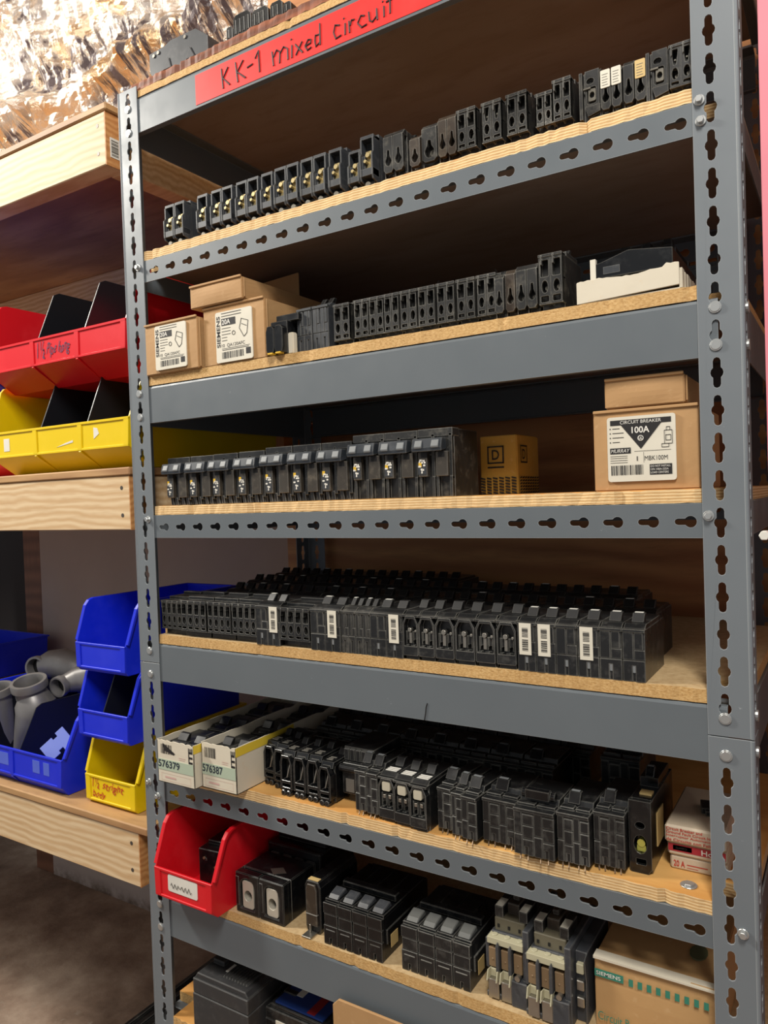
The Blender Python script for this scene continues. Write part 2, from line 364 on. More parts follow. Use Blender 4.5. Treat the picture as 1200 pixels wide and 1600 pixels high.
# ------------------------------------------------------------------ metal shelving unit
P = 0.0381
unit = thing('metal_shelving_unit', 'tall grey riveted steel shelving unit filled with circuit breakers', 'shelving', (0, 0, FLOORZ))
def U(b, name, mats, bevel=0.0, smooth=False, parent=None):   # built in world numbers, parented to the unit
    b.warp(lambda x, y, z: (x, y, z-FLOORZ)); return b.build(name, mats, parent or unit, bevel, smooth=smooth)
def keyslot(c, z):     # double ended key slot, long axis vertical
    out = []; w = 0.0037; h = 0.0155; R = 0.0062
    for i in range(5): t = PI*i/4; out.append((c+w*math.cos(t), z+h-w+w*math.sin(t)))
    a0 = math.acos(-w/R)
    for i in range(5): t = a0 + (2*PI-2*a0)*0 + (PI*2-2*a0)*i/4.0; out.append((c+R*math.cos(t), z+R*math.sin(t))) if math.cos(t) < 0 else None
    for i in range(5): t = PI+PI*i/4; out.append((c+w*math.cos(t), z-h+w+w*math.sin(t)))
    for i in range(5):
        t = -(PI-a0) + 2*(PI-a0)*i/4.0; out.append((c+R*math.cos(t), z+R*math.sin(t)))
    return out
SPL = -0.715
def post(xa, xb, hx, ys, side_x, yhole, ydir=1):
    ks = range(-5, 42)
    for (z0, z1) in ((SPL+0.0006, 0.212), (FLOORZ, SPL-0.0006)):
        hs = [keyslot(hx, -k*P) for k in ks if z0+0.018 < -k*P < z1-0.018]
        o2 = [(xa, z0), (xb, z0), (xb, z1), (xa, z1)]
        b = M(); b.prism(o2, ys, ys+0.0018*ydir, 'y', hs)
        y0, y1 = sorted((ys, ys+0.043*ydir)); yc = ys+yhole*ydir
        h2 = [keyslot(yc, -k*P) for k in ks if z0+0.018 < -k*P < z1-0.018]
        b.prism([(y0, z0), (y1, z0), (y1, z1), (y0, z1)], side_x-0.0009, side_x+0.0009, 'x', h2)
        # rolled corner
        b.tube([(side_x, ys+0.0009*ydir, z0), (side_x, ys+0.0009*ydir, z1)], 0.0022, 8)
        U(b, 'post', STEEL, 0.0004)
post(-0.022, 0.021, 0.0, -0.0022, -0.022, 0.022); post(0.847, 0.889, 0.864, -0.0022, 0.889, 0.022)
post(-0.022, 0.021, 0.0, 0.458, -0.022, 0.022, -1); post(0.847, 0.889, 0.864, 0.458, 0.889, 0.022, -1)
def rivet(parent, x, z, y=-0.0022, r=0.0062):
    b = M(); b.cyl((x, z), r, y-0.0016, y+0.001, n=16, r2=r); b.cyl((x, z), r*0.8, y-0.0024, y-0.0014, n=16)
    b.warp(lambda a, c, d: (a, c, d-FLOORZ)); b.build('rivet', RIVET, parent, 0.0003)
SOLID = {'A': (0.1386, 0.194), 'C': (-0.3258, -0.2664), 'E': (-0.7445, -0.6835), 'G': (-1.1643, -1.1021), 'H': (-1.372, -1.312)}
ANG = {'B': (-0.100, -0.066), 'D': (-0.511, -0.4748), 'F': (-0.941, -0.9062)}
RK = {'A': (-12, -11), 'C': (0, 1), 'E': (11, 12), 'G': (22, 23)}
for k, (z0, z1) in SOLID.items():
    for side in (0, 1):
        ya, s = (0.0, 1) if side == 0 else (0.4555, -1)
        b = M(); y = lambda t: ya+s*t
        prof = [(y(0.0), z0), (y(0.0), z1-0.004), (y(0.0012), z1-0.001), (y(0.004), z1), (y(0.030), z1), (y(0.030), z1-0.0016), (y(0.005), z1-0.0016), (y(0.0016), z1-0.005), (y(0.0016), z0+0.003), (y(0.010), z0+0.0016), (y(0.010), z0)]
        b.prism(prof, 0.003, 0.866, 'x'); o = U(b, 'beam', STEEL2, 0.0003)
        if side == 0 and k in RK:
            for x in (0.0, 0.864):
                for kk in RK[k]: rivet(o, x, -0.2768-kk*P)
    for sx in (-0.0195, 0.8865):
        b = M(); b.box(sx-0.0008, sx+0.0008, 0.004, 0.452, z0, z1); b.box(*sorted((sx, sx+(0.022 if sx < 0 else -0.022))), 0.032, 0.424, z1-0.0016, z1); o = U(b, 'side_beam', STEEL2, 0.0003)
        if k in RK and sx > 0:
            for kk in RK[k]:
                for yy in (0.022,):
                    b = M(); b.cyl((yy, -0.2768-kk*P), 0.006, 0.8895, 0.8925, axis='x', n=14); b.warp(lambda a, c, d: (a, c, d-FLOORZ)); b.build('rivet', RIVET, o, 0.0003)
def keyhole(x, z):
    out = []; R = 0.0062; w = 0.0034
    a = math.asin(w/R)
    for i in range(13): t = -(PI-a)+(2*(PI-a))*i/12; out.append((x+0.004+R*math.cos(t), z+R*math.sin(t)))
    for i in range(5): t = PI/2+PI*i/4; out.append((x-0.0085+w*math.cos(t), z+w*math.sin(t)))
    return out
for k, (z0, z1) in ANG.items():
    zc = (z0+z1)/2-0.001
    for side in (0, 1):
        ya, s = (0.0, 1) if side == 0 else (0.4555, -1)
        b = M(); x0 = 0.0435 if k != 'F' else 0.042
        hs = [keyhole(x0+i*0.0375, zc) for i in range(22)]
        b.prism([(0.0195, z0), (0.8495, z0), (0.8495, z1), (0.0195, z1)], *sorted((ya, ya+s*0.0018)), 'y', hs)
        b.box(0.0195, 0.8495, *sorted((ya+s*0.0018, ya+s*0.032)), z1-0.0018, z1)
        U(b, 'beam', STEEL2, 0.0003)
    for sx in (-0.0195, 0.8865):
        b = M(); b.box(sx-0.0008, sx+0.0008, 0.006, 0.45, z0, z1); U(b, 'side_beam', STEEL2)
for (x, z) in ((0.854, -0.067), (0.855, -0.088), (0.853, -0.488), (0.876, -0.915), (-0.013, -0.914), (0.007, -0.934), (0.010, -0.481), (0.010, -0.075)):
    b = M(); b.cyl((x, z), 0.0055, -0.0042, -0.002, n=16, r2=0.0055); b.cyl((x, z), 0.0038, -0.0085, -0.004, n=6); U(b, 'bolt', RIVET, 0.0004)
# red handwritten tape on the top beam
b = M(); b.add([], []); b.box(0.150, 0.80, -0.0006, -0.0001, 0.1425, 0.187); tp = U(b, 'tape', REDT)
tp['label'] = 'red tape strip with black handwriting'
GL = {'K': [[(0.1, 1), (0.18, 0)], [(0.85, 0.95), (0.18, 0.5), (0.95, 0.05)]], '-': [[(0, 0.5), (1, 0.56)]], '1': [[(0, 0.7), (0.6, 1), (0.75, 0)]],
 'm': [[(0, 0.66), (0.08, 0)], [(0.06, 0.4), (0.3, 0.66), (0.47, 0.5), (0.47, 0)], [(0.47, 0.42), (0.75, 0.66), (0.95, 0.5), (1, 0)]], 'i': [[(0.5, 0.6), (0.5, 0)], [(0.5, 0.86), (0.55, 0.92)]],
 'x': [[(0, 0.62), (1, 0)], [(1, 0.62), (0, 0)]], 'e': [[(0.1, 0.3), (0.9, 0.36), (0.8, 0.56), (0.4, 0.62), (0.05, 0.3), (0.3, 0), (0.95, 0.08)]], 'd': [[(0.8, 0.5), (0.3, 0.54), (0.05, 0.25), (0.3, 0), (0.78, 0.12)], [(0.8, 1), (0.88, 0)]],
 'c': [[(0.9, 0.52), (0.4, 0.62), (0.05, 0.3), (0.4, 0), (1, 0.05)]], 'r': [[(0.1, 0.6), (0.2, 0)], [(0.16, 0.36), (0.5, 0.6), (0.95, 0.56)]], 'u': [[(0, 0.6), (0.05, 0.15), (0.4, 0), (0.8, 0.2), (0.86, 0.6), (0.95, 0)]], 't': [[(0.5, 1), (0.5, 0.04)], [(0, 0.66), (1, 0.7)]]}
b = M()
for ch, x0, x1, za, zb in (('K', 0.203, 0.221, 0.150, 0.179), ('K', 0.231, 0.251, 0.150, 0.179), ('-', 0.255, 0.265, 0.150, 0.179), ('1', 0.270, 0.280, 0.151, 0.181), ('m', 0.301, 0.329, 0.151, 0.181), ('i', 0.333, 0.339, 0.151, 0.179), ('x', 0.343, 0.355, 0.152, 0.176), ('e', 0.359, 0.370, 0.152, 0.174), ('d', 0.374, 0.386, 0.152, 0.180),
                          ('c', 0.405, 0.419, 0.151, 0.180), ('i', 0.422, 0.427, 0.151, 0.175), ('r', 0.431, 0.441, 0.151, 0.176), ('c', 0.445, 0.458, 0.151, 0.176), ('u', 0.463, 0.477, 0.152, 0.176), ('i', 0.482, 0.487, 0.152, 0.174), ('t', 0.489, 0.501, 0.152, 0.178)):
    for st in GL[ch]: b.tube([(x0+(x1-x0)*u+0.001*math.sin(v*9+x0*200), -0.0008, za+(zb-za)*v) for u, v in st], 0.0012, 6)
b.warp(lambda x, y, z: (x, y, z-FLOORZ)); b.build('writing', INKB, tp)
b = M(); b.tube([(0.513, -0.0006, -0.7275), (0.512, -0.0006, -0.735), (0.510, -0.0006, -0.744)], 0.0007, 5); b.tube([(0.513, -0.0006, -0.7275), (0.515, -0.0006, -0.722)], 0.0007, 5); U(b, 'marker_line', INK)

# shelf boards: each lies loose on its beams
BT = {'A': 0.2055, 'B': -0.0505, 'C': -0.251, 'D': -0.4595, 'E': -0.668, 'F': -0.8905, 'G': -1.0865, 'H': -1.295}
def board(k, z0, z1, mt, me_, rough, label, seed, x0=0.0215, x1=0.8465, y0=0.0, y1=0.452, notch=True):
    r = random.Random(seed); b = M(); n = 120
    xs = [x0+(x1-x0)*i/n for i in range(n+1)]
    fr = [(x, y0+abs(r.gauss(0, rough))+(rough*5 if r.random() < 0.02 else 0)) for x in xs]
    top = [(x, min(y+abs(r.gauss(0, rough*0.8)), 0.012)) for x, y in fr]
    back = [(x1, 0.047), (0.884, 0.047), (0.884, 0.408), (x1, 0.408), (x1, y1), (x0, y1), (x0, 0.408), (-0.017, 0.408), (-0.017, 0.047), (x0, 0.047)] if notch else [(x1, y1), (x0, y1)]
    lo = fr+back; hi = top+back; m = len(lo)
    vs = [(x, y, z0+(r.uniform(0, rough*0.6) if i <= n else 0)) for i, (x, y) in enumerate(lo)] + [(x, y, z1-(abs(r.gauss(0, rough*0.7)) if i <= n else 0)) for i, (x, y) in enumerate(hi)]
    o = len(b.v); b.v += vs
    for L, off, rev in ((lo, 0, False), (hi, m, True)):
        for t in tessellate_polygon([[Vector((p[0], p[1], 0)) for p in L]]):
            b.f.append([o+off+i for i in t]); b.m.append(1 if rev else 2)
    for i in range(m):
        j = (i+1) % m; b.f.append([o+i, o+j, o+j+m, o+i+m]); b.m.append(0)
    ob = b.build('shelf_board', [me_, mt, UNDER]); return tag(ob, label, 'board')
UNDER = wood_mat('board_underside', (158, 142, 130), (146, 128, 114), (4, 12, 12), 6, (116, 94, 80))
DKPL = wood_mat('dark_board_face', (120, 84, 66), (96, 66, 52), (4, 12, 12), 6, (74, 50, 40))
board('A', 0.1945, 0.2055, PARTT, PART, 0.0004, 'particle board directly on the red-taped top beam, under the reddish board', 1)
tb = board('A2', 0.2058, 0.2195, REDWOOD, REDWOOD, 0.0012, 'rough reddish-brown board on top of the shelving unit', 2, notch=False, x0=0.0)
board('B', -0.0655, BT['B'], PLYT, PLYE, 0.0010, 'pale plywood shelf board on the highest perforated beam', 3)
board('C', -0.266, BT['C'], PARTT, PART, 0.0004, 'particle shelf board carrying cardboard boxes and the white carton', 4)
board('D', -0.4745, BT['D'], PLYT, PLYE, 0.0011, 'pale plywood shelf board under the box marked 100A', 5)
board('E', -0.683, BT['E'], PARTT, PART, 0.0004, 'particle shelf board under the long row of barcoded breakers', 6)
board('F', -0.9058, BT['F'], PLYT, PLYE, 0.0007, 'orange-toned plywood shelf board on the lowest perforated beam', 7)
board('G', -1.1018, BT['G'], PARTT, PART, 0.0004, 'particle shelf board under the red bin and the contactors', 8)
board('H', -1.3115, BT['H'], PLYT, PART, 0.0012, 'lowest shelf board, under the large black breakers', 9, y0=-0.004)
b = M(); b.cyl((0.82, 0.022), 0.006, BT['F'], BT['F']+0.003, axis='z', n=6); b.cyl((0.82, 0.022), 0.009, BT['F'], BT['F']+0.001, axis='z', n=16)
tag(b.build('screw', RIVET, bevel=0.0004), 'silver screw head in the plywood board, front right of the red-white packs', 'screw')

# ------------------------------------------------------------------ wooden rack at the left
rack = thing('wooden_shelf_rack', 'pine framed wooden shelf rack with colored bins, left of the metal shelving', 'shelving', (-0.9, 0.1, FLOORZ))
def RK_(b, name, mat, bevel=0.0015): b.warp(lambda x, y, z: (x+0.9, y-0.1, z-FLOORZ)); return b.build(name, mat, rack, bevel)
for (xr, z0, z1, zt, xd, zs) in ((-0.060, 0.110, 0.1985, 0.2115, -0.055, 0.100), (-0.036, -0.498, -0.4075, -0.3935, -0.032, -0.498), (-0.048, -1.102, -1.010, -0.996, -0.024, -1.102)):
    b = M(); b.box(-1.9, xr-0.001, 0.0, 0.038, z0, z1)
    for dz in (0.022, 0.068): pass
    fr = RK_(b, 'front_rail', PINE)
    b = M(); b.box(xr-0.0012, xr, 0.0, 0.0375, z0, z1); b.warp(lambda x, y, z: (x+0.9, y-0.1, z-FLOORZ)); b.build('end_grain', PINEEND, fr)
    b = M()
    for dz in (0.020, 0.066): b.cyl((xr-0.020, z1-dz), 0.0035, -0.0004, 0.001, n=10)
    b.warp(lambda x, y, z: (x+0.9, y-0.1, z-FLOORZ)); b.build('nail', base_mat('nail_metal', lin(88, 82, 76), 0.5, 0.5), fr)
    RK_(M().box(xr-0.038, xr, 0.0385, 0.56, z0, z1), 'end_rail', PINE)
    RK_(M().box(-1.9, xr-0.04, 0.56, 0.598, z0, z1), 'rear_rail', PINE)
    RK_(M().box(-1.9, xd, -0.003, 0.598, z1+0.0005, zt), 'deck', DECK, 0.002)
for x in (-1.94, ): 
    for y in (0.0, 0.51): RK_(M().box(x, x+0.04, y, y+0.09, FLOORZ, 0.30), 'upright', PINE)
b = M(); b.box(-0.0605, -0.0592, 0.008, 0.026, 0.125, 0.158); tk = RK_(b, 'label_sticker', LABELW, 0)
b = M(); bars(b, 0.010, 0.024, 0.128, 0.155, -0.0588, 9, vert=True, seed=4, face='x'); b.warp(lambda x, y, z: (x+0.9, y-0.1, z-FLOORZ)); b.build('print', INKG, tk)

# ------------------------------------------------------------------ bins
def bin_(name, label, x0, w, yf, z0, d, h, lz, ty, fo, mat, dividers=(), ribs=(), group=None, rz=0.0, lb=None):
    """x0 left edge, yf front lip plane, z0 base"""
    lb = lz*0.42 if lb is None else lb; t = 0.0028; b = M()
    side = [(0, lb), (fo, 0), (d, 0), (d, h), (ty+0.018, h), (ty+0.008, h-0.003), (ty, h-0.012), (0.001, lz+0.003), (0, lz)]
    b.prism(side, 0, t, 'x'); b.prism(side, w-t, w, 'x')
    b.prism([(0, lb), (0, lz), (t, lz), (t, lb+0.001)], t, w-t, 'x')                       # lip
    b.prism([(0, lb), (t, lb), (fo+t, t), (fo, 0)], t, w-t, 'x')                           # sloping chin
    b.box(t, w-t, fo, d, 0, t); b.box(t, w-t, d-t, d, t, h)
    e = 0.0045
    for xa, xb in ((-e, 0.001), (w-0.001, w+e)):                                            # side rims
        b.prism([(ty+0.018, h), (ty+0.008, h-0.003), (ty, h-0.012), (0.001, lz+0.003), (0.0055, lz+0.001), (ty+0.005, h-0.015), (ty+0.012, h-0.008), (ty+0.019, h-0.0045), (d, h-0.0045), (d, h)], xa, xb, 'x')
    b.box(-e, w+e, d-0.003, d+0.003, h-0.005, h)
    seg = [0]+list(ribs)+[w]
    b.box(0, w, -0.0022, 0.001, lz-0.004, lz+0.0005); b.box(0, w, -0.0018, 0.001, lb-0.001, lb+0.003)   # frame round the label panel
    for i, x in enumerate(seg):
        a, c = (x, x+0.013) if i == 0 else ((x-0.013, x) if i == len(seg)-1 else (x-0.006, x+0.006))
        b.box(a, c, -0.0020, 0.001, lb, lz)
    for x in ribs: b.prism([(0, lb), (fo, 0.0), (fo, -0.001), (-0.002, lb-0.003)], x-0.003, x+0.003, 'x')
    b.warp(lambda x, y, z: (w/2+(x-w/2)*(1-0.055*(1-z/h)), y, z))
    b.warp(lambda x, y, z: (x-w/2, y-d/2, z))
    o = b.build(name, mat, None, 0.0008, loc=(x0+w/2, yf+d/2, z0)); tag(o, label, 'bin', group); o.rotation_euler = (0, 0, rz)
    for xd in dividers:
        m = M(); dh = h if h != 0.150 else 0.143
        m.prism([(0.006, lz*0.9), (fo+0.004, t+0.0005), (d-t-0.0005, t+0.0005), (d-t-0.0005, dh), (ty+0.030, dh+0.002), (ty+0.018, dh-0.004)], xd-0.0011, xd+0.0011, 'x')
        m.warp(lambda x, y, z: (x-w/2, y-d/2, z)); m.build('divider', DIV, o, 0.0005)
    return o
def write(parent, w, d, items, mat, off=-0.004, name='writing'):
    b = M()
    for t, x0, z0, x1, z1 in items: put_text(b, t, x0-w/2, z0, x1-w/2, z1, -d/2-0.0009, off, shear=0.1, wob=0.8)
    b.build(name, mat, parent)
ZM = -0.3925
W1 = 0.419
by = bin_('storage_bin', 'wide yellow bin with black dividers on the middle wooden shelf', -0.030-W1, W1, 0.005, ZM, 0.375, 0.178, 0.083, 0.028, 0.050, YEL, (0.155, 0.290), (0.150, 0.285))
b = M(); b.prism([(0.320, 0.052), (0.334, 0.060), (0.330, 0.070), (0.320, 0.072)], -0.0006, 0.0004); b.box(0.052, 0.070, -0.0006, 0.0004, 0.046, 0.070); b.prism([(0.215, 0.044), (0.262, 0.050), (0.262, 0.054), (0.240, 0.050)], -0.0006, 0.0004)
b.warp(lambda x, y, z: (x-W1/2, y-0.1875, z)); b.build('torn_sticker', LABELW, by)
br = bin_('storage_bin', 'wide red bin with black dividers, stacked on the wide yellow bin', -0.0290-W1, W1, 0.006, ZM+0.1625, 0.375, 0.178, 0.083, 0.028, 0.050, RED, (0.155, 0.290), (0.150, 0.285))
write(br, W1, 0.375, [('1\u00bd', 0.168, 0.045, 0.190, 0.074), ('Pipe hang', 0.196, 0.045, 0.262, 0.070)], INKP, 0.004)
bin_('storage_bin', 'red bin end showing at the left edge beside the yellow bin', -0.90, W1, 0.06, ZM, 0.375, 0.178, 0.083, 0.028, 0.050, RED)
bin_('storage_bin', 'blue bin stacked at the far left edge, beside the wide yellow bin', -0.905, W1, 0.05, ZM+0.1625, 0.375, 0.178, 0.083, 0.028, 0.050, BLUE)
ZL = -0.9955; w5 = 0.140
s1 = bin_('storage_bin', 'small yellow bin with red handwriting, at the foot of the stack', -0.222, w5, 0.026, ZL, 0.276, 0.127, 0.052, 0.022, 0.005, YEL, lb=0.007)
write(s1, w5, 0.276, [('1\u00bd', 0.022, 0.029, 0.040, 0.047), ('stright', 0.050, 0.026, 0.106, 0.044), ('body', 0.022, 0.009, 0.056, 0.025)], INKR, 0.004)
bin_('storage_bin', 'small blue bin with black divider, middle one of the stack', -0.224, w5, 0.018, ZL+0.121, 0.276, 0.127, 0.052, 0.022, 0.005, BLUE, (0.062,), lb=0.007)
bin_('storage_bin', 'small empty blue bin on top of the three-bin stack', -0.226, w5, 0.020, ZL+0.242, 0.276, 0.127, 0.052, 0.022, 0.005, BLUE, lb=0.007)
WB = bin_('storage_bin', 'wide blue bin full of grey conduit fittings on the lower wooden shelf', -0.262-W1, W1, 0.012, ZL, 0.276, 0.150, 0.070, 0.028, 0.014, BLUE, (0.080, 0.266), (0.090, 0.254), lb=0.018)
PBT = plast('pale_blue_tape', (84, 106, 214))
for xa, xb in ((0.320, 0.342), (0.354, 0.372), (0.19, 0.24)):
    b = M(); b.box(xa, xb, -0.0005, 0.0006, 0.034, 0.058); b.warp(lambda x, y, z: (x-W1/2, y-0.138, z)); b.build('tape_remnant', PBT, WB)
bin_('storage_bin', 'blue bin standing far back at the left photo edge, on a yellow one', -1.515, 0.419, 0.264, ZL+0.0545, 0.276, 0.100, 0.06, 0.024, 0.012, BLUE, lb=0.012)
bin_('storage_bin', 'yellow bin under the far blue bin, only a strip showing', -1.515, 0.419, 0.264, ZL, 0.276, 0.054, 0.03, 0.018, 0.008, YEL, lb=0.008)
# conduit fittings in the wide blue bin
def fitting(name, label, pts, rs, ring, loc, hole=0.80, cat='fitting'):
    t = thing(name, label, cat, loc, group=None)
    pts = [Vector(p) for p in pts]
    M().tube(pts[1:], rs[1:], 22).build('body', GREYALU, t, smooth=True)
    p0, p1 = pts[0], pts[1]; d = (p0-p1).normalized(); L = (p0-p1).length
    b = M(); q = [p0-d*(L+0.004), p0-d*L*0.55, p0-d*L*0.5, p0-d*0.001, p0, p0, p0-d*0.001, p0-d*L*0.9]
    b.tube(q, [rs[1]*1.0, rs[1]*1.0, ring, ring, ring*0.985, ring*hole*1.02, ring*hole, ring*hole], 26, caps=False); b.build('hub', GREYALU, t, smooth=True)
    b = M(); b.tube([p0-d*L*0.88, p0-d*L*0.85], ring*hole*1.005, 26); b.build('bore', HOLE, t)
    return t
fitting('conduit_fitting', 'large grey conduit body standing on end between the black dividers', [(0, 0, 0.0), (-0.003, 0.008, -0.032), (0.004, 0.012, -0.050), (0.004, 0.010, -0.080), (-0.010, -0.004, -0.120), (-0.020, -0.016, -0.158)], [0.036, 0.031, 0.041, 0.040, 0.025, 0.012], 0.037, (-0.512, 0.105, -0.822))
fitting('conduit_elbow', 'grey conduit elbow with its mouth facing the blue bin stack', [(0, 0, 0), (-0.004, 0.024, 0.003), (0.012, 0.048, 0.010), (0.045, 0.062, 0.014), (0.078, 0.075, -0.005)], [0.022, 0.020, 0.029, 0.035, 0.033], 0.0225, (-0.472, 0.145, -0.842))
fitting('conduit_elbow', 'grey conduit elbow with upright ring mouth, topmost of the fittings', [(0, 0, 0), (-0.008, 0.024, 0.0), (0.010, 0.034, 0.004), (0.045, 0.040, 0.006), (0.085, 0.050, -0.005), (0.115, 0.06, -0.03)], [0.026, 0.024, 0.032, 0.036, 0.034, 0.028], 0.027, (-0.628, 0.195, -0.826))
fitting('conduit_fitting', 'grey conduit hub cut off by the left photo edge', [(0, 0, 0), (-0.002, 0.006, -0.03), (-0.01, 0.012, -0.07), (-0.01, 0.02, -0.13)], [0.03, 0.030, 0.034, 0.03], 0.036, (-0.620, 0.095, -0.846))
b = M(); b.prism([(-0.018, -0.028), (0.018, -0.028), (0.018, -0.004), (0.012, -0.004), (0.012, 0.006), (0.020, 0.006), (0.020, 0.028), (-0.020, 0.028), (-0.020, 0.010), (-0.012, 0.010), (-0.012, 0.0), (-0.018, 0.0)], -0.001, 0.002)
o = b.build('plastic_clip', BLUETR, bevel=0.0004, loc=(-0.342, 0.052, -0.918)); o.rotation_euler = (-0.5, 0.75, 0.2); tag(o, 'pale blue notched plastic clip in the wide blue bin', 'clip')

# ------------------------------------------------------------------ breaker prototypes: list of (part name, mesh, [sub parts])
PROTO = {}
def toggle(x, w, y, z, tip=None, h=0.009, mat=TOGGLE, lean=0.005):
    h *= 0.85; b = M(); b.prism([(y-0.004, z), (y+0.006, z), (y+0.005+lean, z+h), (y-0.001+lean, z+h)], x-w/2, x+w/2, 'x')
    me = b.data('toggle', mat, 0.0006); sub = []
    if tip: sub = [('tip', M().box(x-w*0.35, x+w*0.35, y-0.001+lean+0.0006, y+0.004+lean, z+h-0.0004, z+h+0.0006).data('tip', tip), [])]
    return ('toggle', me, sub)
def top_step(b, x0, x1, h, D):
    b.box(x0+0.0006, x1-0.0006, 0.018, D*0.80, h-0.001, h+0.004)
def p_holes(n, w, h, D=0.075, mat=BLACKD, var=0, lift=0.010):
    flat = n >= 4
    parts = []; W = n*w; b = M(); holes = []
    g = min(0.0016, w*0.1)
    for i in range(n):
        x0, x1 = i*w+g, (i+1)*w-g; cx = (x0+x1)/2
        holes.append(ellipse(cx, h*0.45, (x1-x0)*0.33, h*0.105))
        if var == 0: holes.append(rrect(x0+0.001, x1-0.001, h*0.62, h*0.90, 0.0012))
        elif var == 1: holes.append([(x0+0.0015, h*0.9), (cx-0.0012, h*0.62), (cx+0.0012, h*0.62), (x1-0.0015, h*0.9)][::-1])
        holes.append(rrect(x0+0.001, x1-0.001, lift+0.003, h*0.29, 0.001))
    b.prism([(0, lift+0.0015), (0.0015, lift), (W-0.0015, lift), (W, lift+0.0015), (W, h-0.002), (0, h-0.002)], 0, 0.0045, 'y', holes)
    b.box(0, W, -0.0012, 0.012, h-0.0035, h)                       # ledge over the terminals
    b.box(0.0008, W-0.0008, 0.010, D, 0.0, h-0.001)                # body
    b.box(0.0, W, 0.0045, 0.011, h*0.55, h*0.60)
    for i in range(n+1):
        xx = min(max(i*w, 0.0006), W-0.0006); b.box(xx-0.0006, xx+0.0006, 0.0, 0.012, lift, h-0.001)
    for i in range(n): b.box(i*w+w*0.2, i*w+w*0.32, -0.002, 0.004, h-0.012, h-0.001)
    top_step(b, 0, W, h, D)
    parts.append(('case', b.data('case', mat, 0.0005), []))
    c = M()
    for i in range(n):
        cx = (i+0.5)*w; c.cyl((cx+w*0.08, h*0.44), w*0.20, 0.006, 0.0102, n=10)
        if var == 1: c.cyl((cx, h*0.72), w*0.10, 0.002, 0.006, n=8)
    parts.append(('terminal_lug', c.data('terminal_lug', DMETAL, 0.0002), []))
    if flat: parts.append(('handle_bar', M().box(n*w*0.08, n*w*0.92, D*0.50, D*0.62, h+0.0035, h+0.0085).data('handle_bar', TOGGLE, 0.0006), []))
    else:
        for i in range(n): parts.append(toggle((i+0.5)*w, w*0.55, D*0.48, h+0.004))
    return parts
def p_screw(n, w, h, D=0.080):
    b = M(); W = n*w; lug = M()
    for i in range(n):
        x0, x1 = i*w+0.0006, (i+1)*w-0.0006
        for a, c in ((x0, x0+0.0022), (x1-0.0022, x1)):
            b.prism([(0.002, 0.010), (0.0, h*0.22), (0.0, h*0.62), (0.0035, h*0.68), (0.0035, h*0.94), (0.014, h), (0.020, h), (0.020, 0.006)], a, c, 'x')
        b.box(x0, x1, 0.001, 0.016, h*0.22, h*0.36)                # crossbar
        b.box(x0, x1, 0.0045, 0.02, h*0.93, h)                     # lid
        b.box(x0+0.002, x0+0.007, 0.004, 0.016, h*0.36, h*0.62); b.box(x1-0.006, x1-0.002, 0.006, 0.016, h*0.36, h*0.52)
        cx = (x0+x1)/2
        lug.cyl((cx+0.001, h*0.62), 0.0034, 0.003, 0.013, n=10); lug.box(cx-0.0045, cx+0.004, 0.008, 0.0105, h*0.40, h*0.72); lug.cyl((cx-0.002, h*0.50), 0.0024, 0.001, 0.009, n=8)
    b.box(0.0006, W-0.0006, 0.018, D, 0.006, h-0.0006); b.box(0.004, W-0.004, 0.010, D-0.006, 0.0, 0.010)
    top_step(b, 0, W, h, D)
    parts = [('case', b.data('case', SLATE, 0.0005), []), ('terminal_screw', lug.data('terminal_screw', BRASS, 0.0003), [])]
    for i in range(n):
        f = M(); f.cyl(((i+0.5)*w, 0.0045), 0.0042, 0.003, 0.012, n=10); parts.append(('mounting_foot', f.data('mounting_foot', DMETAL, 0.0008), []))
        parts.append(toggle((i+0.5)*w, w*0.5, D*0.5, h+0.004))
    return parts
